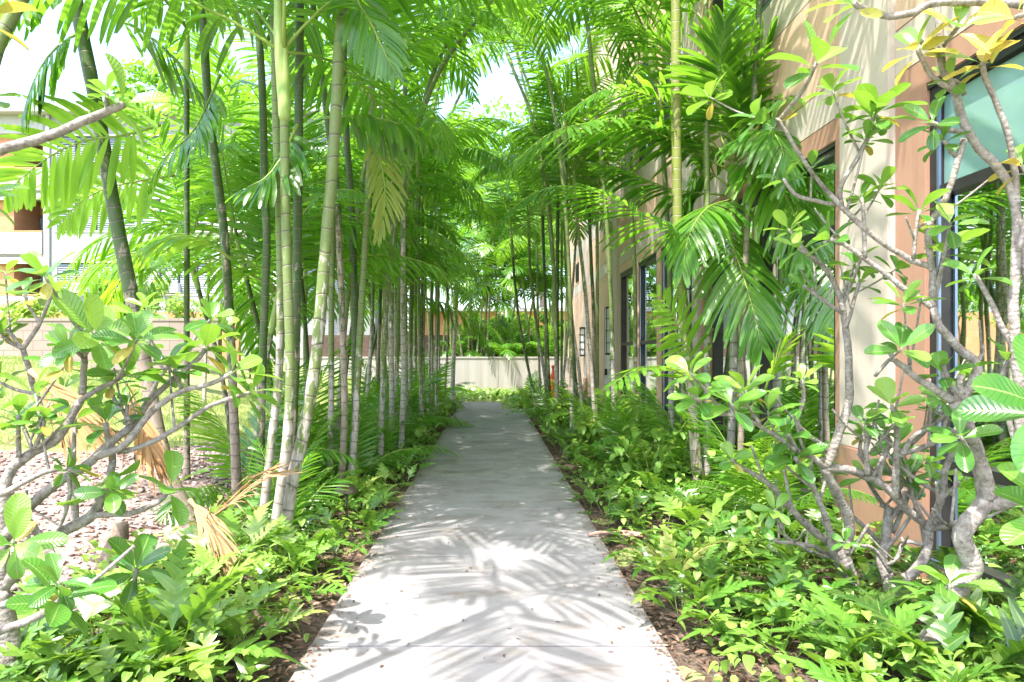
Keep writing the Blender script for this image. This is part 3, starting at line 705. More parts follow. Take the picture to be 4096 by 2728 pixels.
palm('lone stout whitish grey palm at the far end of the left row', tr(19.5, [(1808,1625),(1814,1450),(1822,1270)], 2.85), .068, .06, 10, 1.0, 'palm_trunk', None, 16, 5, 12)
fars = [(1640,13,1650,900),(1658,15,1662,900),(1676,14,1690,800),(1698,16.5,1693,900),(1712,15.5,1730,1000),(1728,17,1722,800),(1745,16,1760,900),(1758,18,1752,900),(1775,18.5,1800,1050),(1690,12.4,1672,700),(1625,12,1622,800),(1500,12.5,1515,900),(1590,14.2,1585,800),(1664,18,1664,900),(1738,19.5,1742,900)]
for i, (X, d, Xt, Yt) in enumerate(fars):
    zt = 2.7 + (i * 37 % 23) / 10
    palm('thin pale footed palm in the crowded far part of the left row', tr(d, [(X, 1700), ((X + Xt) / 2 + 4 * (i % 3 - 1), 1300), (Xt, Yt)], None) if CH + (VY - Yt) / FPX * d > zt else tr(d, [(X, 1700), ((X + Xt) / 2 + (i * 53 % 31 - 15), 1300), (Xt + (i * 71 % 90 - 45), Yt)], zt), .036, .03, 6, 1.0, ['palm_trunk', 'palm_trunk', 'palm_trunk_dark'][i % 3], 'thin palms crowded at the far left row', 20 + i, 1.2 + i % 3 * .4, 8)
# the thicket behind the front left row
back = [(-2.7,8.8,2.5),(-4.0,10.5,3.6),(-2.5,11.2,3.2),(-2.6,13.5,2.9),(-3.0,15.0,5.0),(-2.6,17.5,3.6),(-3.2,19.5,5.4),(-5.0,14.5,6.8),(-3.6,22.5,5.2)]
back += [(-2.8,8.0,1.8),(-3.4,9.0,2.4),(-3.0,11.0,2.4),(-2.5,12.8,2.2),(-2.3,16.0,2.6),(-2.6,18.5,2.8),(-2.2,20.0,3.0),(-3.3,7.4,4.6),(-2.0,8.7,4.3),(-2.6,9.9,3.4),(-5.3,12.6,5.2),(-2.3,14.4,3.8)]
for i, (x, y, z) in enumerate(back):
    g = float(hgt(x, y)); l = ((i * 7) % 5 - 2) * .08
    palm('slender palm in the thicket behind the front left trunks', [np.array([x, y, g - .03]), np.array([x + l, y, g + (z - g) * .5]), np.array([x + l * 2.5, y + l, z])], .036, .032, 10, 1.08, ['palm_trunk_dark', 'palm_trunk'][i % 2], 'palms in the thicket behind the left row', 60 + i, 1.0, 8)
# out of frame beside the camera: casts the frond shadow on the near slabs
palm('palm standing beside the viewer at the near left end of the path', [np.array([-1.62, 1.95, -.03]), np.array([-1.58, 1.95, 2.2]), np.array([-1.40, 2.0, 4.3])], .04, .036, 6, .95, 'palm_trunk', GL, 90, 1.2, 10, mix=['young', 'mid', 'mid', 'low'])

palm('unseen palm leaning in from the near left, added to shade the path', [np.array([-3.0, 4.0, .05]), np.array([-3.0, 4.0, 2.6]), np.array([-2.75, 4.05, 3.7]), np.array([-1.9, 4.3, 4.9])], .045, .038, 15, 1.0, 'palm_trunk', GL, 91, 1.2, 10)  # out of view, added so that its crown shades the path
palm('palm standing against the facade beside the viewer at near right', [np.array([2.74, 3.40, -.03]), np.array([2.74, 3.40, 3.0]), np.array([2.62, 3.7, 4.2]), np.array([2.35, 4.1, 5.3])], .045, .038, 11, 1.0, 'palm_trunk', GR, 92, 1.2, 10)
R0 = palm('golden green ringed palm trunk rising full height right of the path', tr(7.5, [(2808,2000),(2784,1840),(2760,1500),(2715,1000),(2705,500),(2703,0)], 6.0), .060, .055, 9, 1.05, 'palm_trunk_gold', GR, 101, 1.15, 18)
R0b = palm('short palm with big drooping crown right behind the golden trunk', tr(7.9, [(2915,2010),(2930,1600),(2938,1200),(2932,850)]), .05, .045, 4, .8, 'palm_trunk', GR, 102, 5, 12, mix=['young', 'mid'])
R0c = palm('grey palm trunk close to the facade behind the drooping crown', tr(7.1, [(2960,2080),(2968,1500),(2985,1000),(3010,500),(3035,50)], 5.4), .034, .032, 8, .95, 'palm_trunk_dark', GR, 103, 4, 12)
rl = [('dark green palm, thickest trunk of the far right group, leaning left', 13, [(2330,1740),(2310,1661),(2290,1407),(2270,1100),(2262,800)], 5.6, .056, 'palm_trunk_dark', .6),
      ('grey palm trunk half behind the thickest far right trunk', 14, [(2335,1720),(2318,1500),(2290,1300),(2272,1050)], 4.2, .04, 'palm_trunk', 5),
      ('thin palm leaning far left over the end of the path', 16.5, [(2150,1640),(2137,1590),(2106,1437),(2076,1279),(2055,1075)], 3.9, .038, 'palm_trunk_dark', 1.2),
      ('thin leaning palm second from the path at its far end', 17, [(2186,1620),(2180,1520),(2147,1305),(2122,1100),(2118,1000)], 4.6, .042, 'palm_trunk', 1.6),
      ('upright olive palm left of the orange delineator', 16, [(2203,1650),(2188,1356),(2178,1100),(2172,900)], 4.8, .042, 'palm_trunk_dark', .4),
      ('straight green palm just right of the orange delineator', 15, [(2230,1660),(2229,1300),(2229,1100),(2232,800)], 5.3, .045, 'palm_trunk_dark', .4),
      ('thin straight palm between two thicker ones far right', 17.5, [(2245,1620),(2247,1300),(2247,1100)], 4.3, .036, 'palm_trunk', .7),
      ('thin whitish palm leaning right before the far wall', 16, [(2240,1640),(2249,1560),(2269,1356),(2290,1150)], 4.4, .034, 'palm_trunk', 4),
      ('pale close ringed palm leaning left in front of the grey door', 13.5, [(2384,1720),(2378,1660),(2361,1407),(2336,1126),(2310,900)], 4.6, .042, 'palm_trunk', 3.2),
      ('dark palm trunk right behind the pale ringed leaning one', 14.2, [(2382,1700),(2374,1254),(2366,1075),(2357,850)], 4.8, .042, 'palm_trunk_dark', 2.8),
      ('bright green straight palm trunk beside the tall wall lantern', 13.8, [(2391,1710),(2389,1400),(2389,1100),(2388,850)], 5.0, .040, 'palm_trunk', -.2),
      ('thin palm next to the thinnest leaning palms at far right', 18.5, [(2165,1600),(2155,1400),(2150,1100)], 4.0, .036, 'palm_trunk', 1.4)]
for i, (lb, d, px, zt, r, mt, pl) in enumerate(rl):
    palm(lb, tr(d, px, zt), r, r * .9, 6, 1.0, mt, GR, 110 + i, pl, 10, mix=['young', 'mid', 'mid', 'low'])
for i, (x, y, z) in enumerate([(1.75,9.6,6.6),(2.35,11.2,5.9),(2.4,23.0,6.8)]):
    l = (i % 3 - 1) * .12
    if i < 2:
        palm(['slender palm rising behind the round leafed shrubs', 'slender palm standing close to the facade windows'][i], [np.array([x, y, -.03]), np.array([x + l, y, z * .5]), np.array([x + l * 2 - .2, y, z])], .036, .032, 9, 1.05, 'palm_trunk', GR, 140 + i, 1.6, 10)
    else:
        palm('slim palm standing deepest in the far right group before the end wall', [np.array([x, y, -.03]), np.array([x + l, y, z * .5]), np.array([x + l * 2, y, z])], .038, .034, 9, 1.0, 'palm_trunk', GR, 140 + i, 1.4, 8)
for lb, x, y, l, z in (('tall thin palm leaning from the right row over the path', 1.3, 13.4, -.9, 7.3), ('tall thin palm arching from the left row over the path', -1.6, 15.6, 1.2, 8.2), ('tall slim palm from the left row bending above the path middle', -1.55, 11.0, 1.0, 7.0), ('very tall slim palm rising above the far right group', 1.5, 18.6, -.7, 9.4),
        ('slim palm bending right over the path beyond the ringed pair', -1.5, 9.2, 1.5, 6.4), ('tall palm bending left over the path from before the grey door', 1.45, 12.2, -.8, 7.7), ('tallest slender palm arching right from the far left row', -1.6, 13.2, 1.5, 8.9), ('tall arching palm behind the one bending left over the path', 1.5, 15.6, -.9, 8.5),
        ('palm with full crown against the upper facade behind the golden trunk', 2.35, 8.9, -.2, 5.3), ('palm with high crown brushing the upper facade windows', 2.4, 7.6, .05, 5.6)):
    palm(lb, [np.array([x, y, -.03]), np.array([x + l * .1, y, z * .45]), np.array([x + l * .45, y + .1, z * .8]), np.array([x + l, y + .2, z])],   .04, .033, 7, 1.1, 'palm_trunk', GR if x > 0 else GL, int(y * 10), 1.4, 10)
# raised planter palms
for i, (x, y, z, l) in enumerate([(-1.15,27.2,4.4,-.3),(-.95,27.6,5.3,.1),(-.6,27.3,4.9,.25),(-.45,27.8,6.2,.3),(-.2,27.4,5.6,.15),(-.75,27.9,6.8,-.1),(1.6,27.5,4.2,-.2),(2.3,27.6,6.4,.2),(1.2,28.1,4.2,-.1),(.1,27.6,3.6,.1),(.7,27.7,3.9,.2),(-1.6,27.5,3.7,-.1),(-.3,28.2,4.4,.1),(1.9,28.2,5.0,.0),(.4,28.4,5.8,.1),(-.9,28.3,3.2,.2),(.5,28.3,3.0,-.1),(1.5,28.4,3.3,.1),(2.6,28.2,3.4,-.1),(-2.0,28.3,4.0,.1),(3.0,27.6,5.0,.2),(-2.4,27.5,5.6,-.2),(-3.3,27.8,6.4,.2),(-4.4,27.4,5.2,.1)]):
    palm('slim yellow green palm growing in the raised planter', [np.array([x, y, 1.3]), np.array([x + l * .6, y, 2.6]), np.array([x + l * 1.6, y, z])], .05, .042, 9, 1.1, ['palm_trunk', 'palm_trunk_gold'][i % 2], 'palms in the raised planter', 160 + i, .2, 8)
for i, (x, y) in enumerate([(.55, 27.0), (1.0, 27.3), (2.2, 27.1), (-.2, 28.3), (1.5, 28.2), (-1.3, 28.0)]):
    r = thing('young_palm', 'low bushy palm drooping over the planter edge', 'young palm', (x, y, 1.35), 'low palms in the raised planter')
    for k in range(14):
        f = link('frond', random.Random(i * 31 + k).choice(FROND[['young', 'mid', 'low'][k % 3]]), r); f.rotation_euler = (0, 0, k * 2.4 + i); s = .8; f.scale = (s, s, s)

# ------------------------------------------------------------------ fronds that hang into view
hero_frond(L5, [(1375,-160,5.0),(1429,0,5.0),(1482,89,4.95),(1536,205,4.9),(1580,295,4.9)], n=15, L=.36, W=.052, droop=.9, tint=.5, a0=60, a1=25, side=(.75,.1,.5))
hero_frond(L10, [(1300,470,6.1),(1375,468,6.0),(1464,464,6.0),(1580,491,6.0),(1696,527,6.1),(1768,589,6.2)], n=17, L=.40, W=.07, droop=3.2, tint=.35, a0=75, a1=40, bare=.2)
hero_frond(L10, [(1490,480,6.5),(1509,580,6.5),(1536,714,6.5),(1540,830,6.5),(1510,950,6.5)], n=22, L=.34, W=.034, droop=.9, tint=.6, a0=48, a1=18, side=(.9,.4,0), dih=-15, mats=[MT['palm_leaf_yellow'], MT['rachis']])
FM = [MT['palm_leaf_lime'], MT['rachis']]
hero_frond(L1, [(640,500,5.7),(500,540,5.5),(348,560,5.4),(226,610,5.3),(104,696,5.2),(10,790,5.1)], n=22, L=.48, W=.055, droop=.65, dih=4, tint=.5, a0=68, a1=35, mats=FM, side=(.25,.1,.95))  # lighter lime leaf colour carries this frond's backlit glow
hero_frond(L2, [(700,700,6.4),(565,722,6.3),(435,750,6.2),(330,800,6.1),(240,890,6.1)], n=20, L=.46, W=.05, droop=.7, dih=4, tint=.45, a0=66, a1=30, mats=FM, side=(.25,.1,.95))
hero_frond(L2, [(930,1040,6.3),(800,955,6.2),(680,950,6.1),(560,1000,6.0),(440,1100,6.0)], n=18, L=.46, W=.075, droop=1.0, dih=10, tint=.4, a0=62, a1=30, mats=FM)
hero_frond(L2, [(640,960,7.0),(560,1020,7.0),(480,1120,7.0),(410,1290,7.0)], n=18, L=.42, W=.06, droop=1.2, dih=4, tint=.6, a0=60, a1=30, mats=FM)
hero_frond(L1, [(340,120,5.2),(250,170,5.1),(175,250,5.0),(120,360,5.0),(90,470,5.0)], n=18, L=.42, W=.06, droop=1.5, tint=.1, a0=60, a1=30)
hero_frond(L1, [(420,60,5.6),(560,120,5.7),(700,240,5.8),(800,370,5.9)], n=18, L=.45, W=.055, droop=.5, tint=.2, a0=65, a1=30)
hero_frond(L1, [(300,-60,5.4),(150,-40,5.2),(20,30,5.0),(-90,140,4.9)], n=18, L=.46, W=.055, droop=.9, tint=.5, a0=65, a1=30)
hero_frond(L2, [(880,300,6.2),(800,480,6.0),(740,560,5.9),(650,640,5.8),(590,760,5.8)], n=15, L=.42, W=.07, droop=1.3, tint=.3, a0=58, a1=25)
hero_frond(L4, [(1190,500,5.3),(1120,640,5.1),(1050,720,5.0),(960,760,4.9)], n=12, L=.42, W=.065, droop=.9, tint=.35, a0=58, a1=25)
# the drooping crown right of the golden trunk
hf = [([(2915,680,7.9),(2760,600,8.0),(2600,520,7.9),(2420,490,7.5),(2230,520,6.8),(2090,620,6.6),(2020,740,6.5)], 26, .62, .55, .4),
      ([(2915,860,7.9),(2780,920,7.6),(2640,890,7.3),(2480,810,7.0),(2320,750,6.8),(2160,760,6.6),(2030,850,6.5)], 24, .52, .9, .2),
      ([(2925,640,7.8),(2820,420,8.0),(2720,270,8.1),(2600,150,8.0),(2480,90,7.9)], 22, .60, .5, .45),
      ([(2940,620,7.8),(2990,400,7.5),(3060,230,7.3),(3160,110,7.1)], 20, .56, .4, .35),
      ([(2950,650,7.8),(3080,560,7.4),(3230,540,7.1),(3380,600,6.9)], 20, .5, .5, .35),
      ([(2925,850,7.7),(2925,960,7.3),(2965,1080,7.0),(3010,1230,6.8),(3050,1400,6.7)], 20, .62, 1.0, .75),
      ([(2950,700,7.7),(3060,690,7.2),(3150,800,6.9),(3210,960,6.7),(3230,1130,6.7)], 20, .55, 1.3, .8),
      ([(2910,740,7.8),(2830,690,8.0),(2760,740,7.9),(2720,850,7.8),(2680,980,7.7)], 18, .5, 1.2, .5),
      ([(2930,600,7.8),(2900,400,7.5),(2880,250,7.2),(2900,90,7.0)], 24, .6, .5, .3), ([(2940,620,7.8),(3060,460,7.3),(3190,380,6.9),(3310,420,6.7),(3400,560,6.6)], 24, .6, .8, .45),
      ([(2920,640,7.8),(2760,480,8.0),(2590,380,7.9),(2420,360,7.6),(2280,440,7.3)], 26, .62, .7, .5), ([(2950,680,7.7),(3060,640,7.2),(3180,660,6.9),(3290,780,6.7)], 22, .55, 1.1, .6),
      ([(2920,800,7.7),(2830,830,7.2),(2760,930,6.9),(2730,1080,6.8)], 20, .5, 1.2, .7), ([(2935,640,7.8),(2800,560,8.2),(2640,540,8.5)], 20, .55, .8, .1), ([(2945,640,7.7),(3020,540,7.1),(3080,520,6.7),(3130,600,6.4),(3150,740,6.3)], 20, .5, 1.2, .55),
      ([(2900,780,7.8),(2700,760,7.9),(2540,700,8.0),(2400,660,8.2)], 18, .5, .8, .2)]
for pts, n, L, dr, tt in hf: hero_frond(R0b, pts, n=n + 12, L=L + .12, W=.052, droop=dr, tint=tt, a0=62, a1=24, dih=14)
for pts in ([(2790,1500,7.3),(2740,1380,7.1),(2710,1300,7.0),(2680,1240,6.95),(2630,1180,6.9)], [(3060,1560,6.5),(3090,1480,6.4),(3130,1400,6.4),(3170,1330,6.3)], [(2800,1560,7.2),(2700,1480,6.9),(2560,1470,6.7),(2420,1560,6.5)]):
    hero_frond(R0b, pts, n=16, L=.40, W=.055, droop=.35, tint=.5, a0=75, a1=45, dih=5, mats=FM, side=(.5, .2, .8) if pts[0][0] != 2800 else None)

# ================================================================== YOUNG PALMS on the ground
rs = random.Random(4)
yp = [(-1.62,5.35,.62,1),(-1.9,6.3,.55,1),(-1.55,7.9,.6,0),(-1.5,9.3,.55,0),(-2.2,9.9,.8,0),(-1.7,11.5,.6,0),(-2.1,13.5,.75,0),(-2.0,7.2,.75,1),
      (1.75,8.6,.7,0),(2.3,8.2,.85,0),(1.6,10.4,.7,0),(2.2,12.2,.8,0),(1.3,15.5,.7,0),(1.0,17.4,.6,0),(-1.7,10.2,.95,0),(-1.9,12.0,1.0,0),(-1.65,13.2,.9,0),(-1.8,14.8,1.0,0),(-1.6,17.8,1.0,0),(-2.3,8.4,1.0,0),(-2.6,7.2,1.1,0),(-1.9,19.5,1.1,0),(2.45,6.6,.8,0),(2.3,5.7,.7,0),(1.2,19.5,.8,0),(-1.75,16.5,.7,0),(2.55,9.5,.9,0)]
for i, (x, y, s, fresh) in enumerate(yp):
    side = 'left' if x < 0 else 'right'
    r = thing('young_palm', 'young palm seedling with spreading fronds in the %s bed' % side, 'young palm', (x, y, float(hgt(x, y))), 'young palms in the %s bed' % side)
    nf = 6 + i % 3
    for k in range(nf):
        fm = rs.choice(FROND[['young', 'young', 'mid', 'mid', 'low'][k % 5]])
        f = link('frond', fm, r); f.rotation_euler = (rs.uniform(-.1, .1), rs.uniform(-.2, .1), k * 2.4 + i); sc = s * rs.uniform(.55, .85); f.scale = (sc, sc, sc)
    if fresh:
        for f in r.children: f.scale = tuple(.8 * v for v in f.scale)

# ================================================================== PLUMERIA
PLS = np.array([0, .10, .16, .26, .40, .56, .70, .82, .91, .97, 1.0])
PLW = np.array([.07, .07, .16, .46, .76, .95, 1.0, .90, .68, .40, .06])
def pleaf(mb, p, d0, n0, L, W, curl, fold, tint, mat=0, twist=0.0):
    k = len(PLS); s = PLS
    D = d0[None] - n0[None] * (curl * (s ** 1.3))[:, None] + np.array([0, 0, -.12])[None] * s[:, None]
    D /= np.linalg.norm(D, axis=1)[:, None]
    ds = np.diff(s) * L
    ctr = p + np.vstack([[0, 0, 0], np.cumsum(D[:-1] * ds[:, None], axis=0)])
    y = nrm(np.cross(n0, d0)); nn = nrm(np.cross(d0, y)); a = twist * s
    Y = y[None] * np.cos(a)[:, None] + nn[None] * np.sin(a)[:, None]; Nn = np.cross(D, Y)
    u = np.array([-1, -.5, 0, .5, 1.0])
    w = PLW * W * .5
    wav = .05 * np.sin(s * 13 + rng.uniform(0, 6))
    h = (fold * np.abs(u)[None] ** 1.2 + wav[:, None] * np.abs(u)[None] ** 2 * np.sign(u)[None]) * w[:, None]
    G = ctr[:, None] + Y[:, None] * (u[None] * w[:, None])[..., None] + Nn[:, None] * h[..., None]
    uv = np.zeros((k, 5, 2)); uv[..., 0] = (u * .5 + .5)[None]; uv[..., 1] = s[:, None]
    mb.grid(G, uv, tint, mat)
def cluster_mesh(n, L, old=0):
    mb = MB()
    for k in range(n):
        q = k / max(1, n - 1); az = k * 2.4 + rng.uniform(-.3, .3)
        el = R(62 - 78 * q ** .8 + rng.uniform(-10, 10))
        d = np.array([math.cos(el) * math.cos(az), math.cos(el) * math.sin(az), math.sin(el)])
        nn = nrm(np.array([-math.sin(el) * math.cos(az), -math.sin(el) * math.sin(az), math.cos(el)]))
        l = L * (.50 + .5 * math.sin(PI * min(1, .25 + q * .6))) * rng.uniform(.85, 1.12)
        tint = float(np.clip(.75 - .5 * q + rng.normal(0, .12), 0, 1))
        mo = 1 if (k >= n - old) else 0
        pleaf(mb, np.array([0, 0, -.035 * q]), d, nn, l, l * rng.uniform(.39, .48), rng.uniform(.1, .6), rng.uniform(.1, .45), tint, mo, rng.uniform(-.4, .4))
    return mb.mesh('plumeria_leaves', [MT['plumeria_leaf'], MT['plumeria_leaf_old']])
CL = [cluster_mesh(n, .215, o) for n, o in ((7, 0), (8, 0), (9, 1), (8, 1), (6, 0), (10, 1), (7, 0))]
CLO = [cluster_mesh(8, .22, 6), cluster_mesh(7, .22, 5)]
def plumeria(label, base, limbs, group=None, seed=0, twigs=0):
    rs = random.Random(seed)
    root = thing('plumeria_tree', label, 'plumeria tree', tuple(base), group)
    b = np.array(root.location); mb = MB(); tips = []; paths = []
    for lm in limbs:
        pts, r0, r1 = lm[0], lm[1], lm[2]; leaf = lm[3] if len(lm) > 3 else 0
        W = [P(*p) if len(p) == 3 and p[2] > 0 else np.array(p[:3]) for p in pts]
        path = spline(W, .035) - b
        L = np.linspace(0, 1, len(path))
        jit = np.cumsum(rng.standard_normal((len(path), 3)) * .0015, axis=0); jit -= jit[-1] * L[:, None]
        path = path + jit
        rad = (r0 + (r1 - r0) * L) * (1 + .035 * np.sin(np.arange(len(path)) * .9 + seed) * rng.uniform(.3, 1, len(path)))
        mb.tube(path, rad, 12 if r0 > .02 else 9, wob=.03); paths.append((path, rad))
        if leaf: tips.append((path[-1], nrm(path[-1] - path[-4]), leaf))
    for k in range(twigs):
        path, rad = rs.choice(paths); i = rs.randrange(len(path) // 3, len(path) - 2)
        p0 = path[i]; t = nrm(path[i] - path[i-1]); dv = nrm(np.array([rs.uniform(-1, 1), rs.uniform(-.8, .6), rs.uniform(0, 1.1)]) + t * .5)
        l = rs.uniform(.12, .34); q = spline([p0, p0 + dv * l * .5 + np.array([0, 0, .01]), p0 + dv * l + np.array([0, 0, .05 * l / .3])], .03)
        rr = min(rad[i] * .6, .012); mb.tube(q, np.linspace(rr, rr * .75, len(q)), 8, wob=.04)
        if rs.random() < (.6 if twigs < 30 else .2): tips.append((q[-1], nrm(q[-1] - q[-2]), rs.uniform(.6, .95)))
    mb.build('trunk', MT['plumeria_bark'], root)
    for p, t, s in tips:
        old = s < 0; s = abs(s)
        ax = nrm(t + np.array([0, -.12, .55])); f = link('leaf_cluster', rs.choice(CLO if old else CL), root)
        q = Vector(ax).to_track_quat('Z', 'Y'); f.rotation_mode = 'QUATERNION'
        f.rotation_quaternion = q @ Matrix.Rotation(rs.uniform(0, 6.28), 3, 'Z').to_quaternion(); s *= .92; f.location = tuple(p); f.scale = (s, s, s)
    return root
def D(px, d0, d1=None):
    d1 = d0 if d1 is None else d1; n = len(px)
    return [(X, Y, d0 + (d1 - d0) * i / (n - 1)) for i, (X, Y) in enumerate(px)]

# right front tree: thick S-shaped trunk
A0 = P(3640, 2760, 3.25); A0[2] = 0
limA = [
 ([(*A0, ), ] and D([(3640,2800),(3667,2673),(3709,2576),(3765,2492),(3806,2399),(3848,2339),(3886,2278),(3862,2204),(3848,2153),(3862,2107),(3908,2051),(3945,2003)], 3.25), .048, .041),
 (D([(3945,2003),(3930,1910),(3911,1840),(3894,1776),(3860,1691),(3831,1636),(3814,1606)], 3.25, 3.2), .041, .024),
 (D([(3945,2020),(4000,2013),(4040,2000),(4110,1988),(4180,1960)], 3.25, 3.1), .034, .026),
 (D([(3814,1606),(3733,1551),(3661,1508),(3619,1473),(3574,1437),(3556,1391)], 3.2, 3.25), .021, .011),
 (D([(3590,1450),(3560,1440),(3500,1505)], 3.25), .010, .008),
 (D([(3640,1490),(3640,1440),(3655,1400)], 3.25), .010, .008),
 (D([(3814,1606),(3852,1585),(3881,1547),(3911,1482),(3902,1446),(3856,1409),(3802,1355),(3756,1300),(3732,1232)], 3.2, 3.3), .024, .017),
 (D([(3830,1590),(3800,1530),(3780,1480),(3775,1455)], 3.2), .011, .009),
 (D([(3850,1580),(3836,1540),(3850,1500)], 3.15), .014, .013),
 (D([(3905,1450),(3925,1420),(3930,1380)], 3.25), .011, .010),
 (D([(3732,1232),(3750,1142),(3768,1071),(3776,1000)], 3.3), .015, .011, 1.0),
 (D([(3732,1232),(3625,1160),(3535,1089),(3464,1035),(3384,982),(3321,955)], 3.3, 3.4), .015, .010, .85),
 (D([(3732,1071),(3650,1040),(3580,1000),(3464,919),(3384,848),(3339,803),(3214,643),(3116,482),(3089,491)], 3.3, 3.4), .015, .009, .8),
 (D([(3732,1232),(3725,1160),(3732,1071)], 3.3), .016, .015),
 (D([(3110,490),(3060,480),(3036,473)], 3.4), .009, .008, .8),
 (D([(3116,482),(3160,430),(3214,357),(3268,250)], 3.4, 3.2), .011, .009, 1.25),
 (D([(3370,840),(3357,759),(3428,643),(3473,553),(3491,473)], 3.38, 3.3), .012, .010, 1.05),
 (D([(3360,815),(3268,803),(3178,776),(3134,714)], 3.4), .011, .009, .8),
 (D([(3655,1030),(3660,937),(3678,840)], 3.3), .010, .009, .9),
 (D([(3460,1030),(3455,892),(3446,790)], 3.35), .011, .009, .65),
 (D([(3732,1090),(3714,910),(3785,785),(3830,643),(3857,553)], 3.3, 3.2), .015, .014),
]
plumeria('tallest plumeria with thick S shaped grey trunk at the right edge', (A0[0], A0[1], 0), limA, 'plumeria trees right of the path', 11, 18)
# tree behind it at the right edge, its limbs cross the window
limE = [
 (D([(4180,2900),(4150,2300),(4100,1800),(4062,1400),(4060,1250),(4065,1116),(4071,900),(4055,760),(4000,660),(3920,590),(3857,500),(3821,375)], 2.75, 2.8), .024, .016),
 (D([(3821,375),(3767,268),(3759,134),(3750,20),(3745,-80)], 2.8), .016, .013),
 (D([(4130,20),(3990,14),(3876,13),(3742,9),(3653,49),(3564,67),(3483,49),(3412,10)], 2.7, 2.6), .016, .012, 1.0),
 (D([(4160,-120),(4130,20)], 2.7), .018, .016),
 (D([(4120,1250),(4060,760),(4046,625),(4024,513),(3943,312),(3930,250)], 2.8, 2.7), .015, .010, -.9),
 (D([(3821,375),(3787,348),(3720,303),(3684,232),(3671,196)], 2.8, 2.75), .011, .009, -.85),
 (D([(3755,214),(3700,180),(3675,158)], 2.8), .009, .008),
 (D([(3770,190),(3800,150),(3830,110)], 2.8, 2.7), .009, .008, -.9),
 (D([(3880,535),(3787,518),(3728,490)], 2.8, 2.75), .010, .009, .7),
 (D([(3857,560),(3830,630),(3790,580),(3770,560)], 2.8), .009, .008, .6),
 (D([(3860,380),(3830,330),(3812,320)], 2.8), .009, .008, .7),
 (D([(4075,1000),(4100,900),(4120,760),(4090,660)], 2.75), .010, .009, -.8),
 (D([(4110,1800),(4170,1700),(4200,1640)], 2.6, 2.4), .012, .010, 1.5),
 (D([(4140,2200),(4190,2100),(4215,2040)], 2.6, 2.4), .012, .010, 1.4),
 (D([(4062,1400),(4010,1300),(3960,1180),(3900,1100)], 2.8, 2.85), .014, .009, .7),
 (D([(4110,1900),(4040,1700),(4010,1560),(4030,1440)], 2.85), .012, .010, .7),
 (D([(4150,120),(4110,60),(4060,70)], 2.5), .010, .008, -1.0),
]
e0 = P(4180, 2900, 2.75); plumeria('plumeria limbs with yellowing orange leaves reaching in from the right edge', (e0[0], e0[1], 0), [(D([(4200, 3000), (4180, 2900)], 2.75), .028, .025)] + limE, 'plumeria trees right of the path', 12, 0)
# left stem of the right group
limB = [
 (D([(3470,2560),(3440,2441),(3416,2353),(3393,2278),(3374,2223),(3356,2195)], 4.0), .044, .036),
 (D([(3356,2195),(3296,2153),(3235,2107),(3180,2060),(3124,2000),(3082,1947),(3018,1901),(2955,1865),(2927,1837)], 4.0, 3.7), .026, .010, .6),
 (D([(3385,2290),(3365,2278),(3328,2223),(3323,2153),(3305,2083),(3268,2000),(3236,1925),(3198,1865),(3181,1830)], 4.0, 3.7), .024, .011, 1.0),
 (D([(3335,2236),(3249,2204),(3180,2167),(3096,2158),(3030,2100)], 4.0, 3.7), .013, .009, .65),
 (D([(3310,2220),(3258,2186),(3160,2158),(3110,2070),(3100,2040)], 4.0, 3.7), .013, .008, .65),
 (D([(3374,2223),(3395,2140),(3393,2065),(3359,2001),(3334,1946),(3296,1869)], 4.0, 3.8), .032, .026),
 (D([(3296,1869),(3245,1831),(3189,1806),(3150,1740)], 3.8, 3.7), .019, .011, .9),
 (D([(3296,1869),(3325,1823),(3351,1738),(3393,1627),(3397,1500),(3393,1400),(3375,1250),(3348,1151),(3295,1062),(3196,991)], 3.8, 3.6), .026, .011, .8),
 (D([(3366,1250),(3286,1196),(3214,1142)], 3.65), .011, .009, .6),
 (D([(3385,1310),(3419,1196),(3437,1130)], 3.65), .010, .009, .75),
 (D([(3296,1869),(3393,1878),(3470,1903),(3546,1946),(3606,2010),(3648,2052),(3699,2094)], 3.8, 3.9), .024, .022),
 (D([(3470,1903),(3465,1797),(3470,1755),(3448,1691)], 3.8, 3.75), .016, .010, .8),
 (D([(3325,1823),(3290,1780),(3230,1740),(3190,1690),(3215,1600),(3208,1520)], 3.8, 3.7), .014, .010, .7),
 (D([(3189,1806),(3100,1740),(3000,1680),(2950,1660),(2930,1620)], 3.7, 3.5), .013, .009, 1.0),
 (D([(2990,1675),(2900,1655),(2840,1650),(2790,1590)], 3.55, 3.5), .010, .008, .8),
 (D([(2900,1655),(2820,1560),(2760,1490)], 3.5), .010, .008, .9),
 (D([(3040,1700),(2990,1620),(2980,1560)], 3.6), .010, .008, 1.0),
]
b0 = P(3470, 2560, 4.0); plumeria('plumeria with several pale arching limbs, leftmost of the right group', (b0[0], b0[1], 0), limB, 'plumeria trees right of the path', 13, 34)
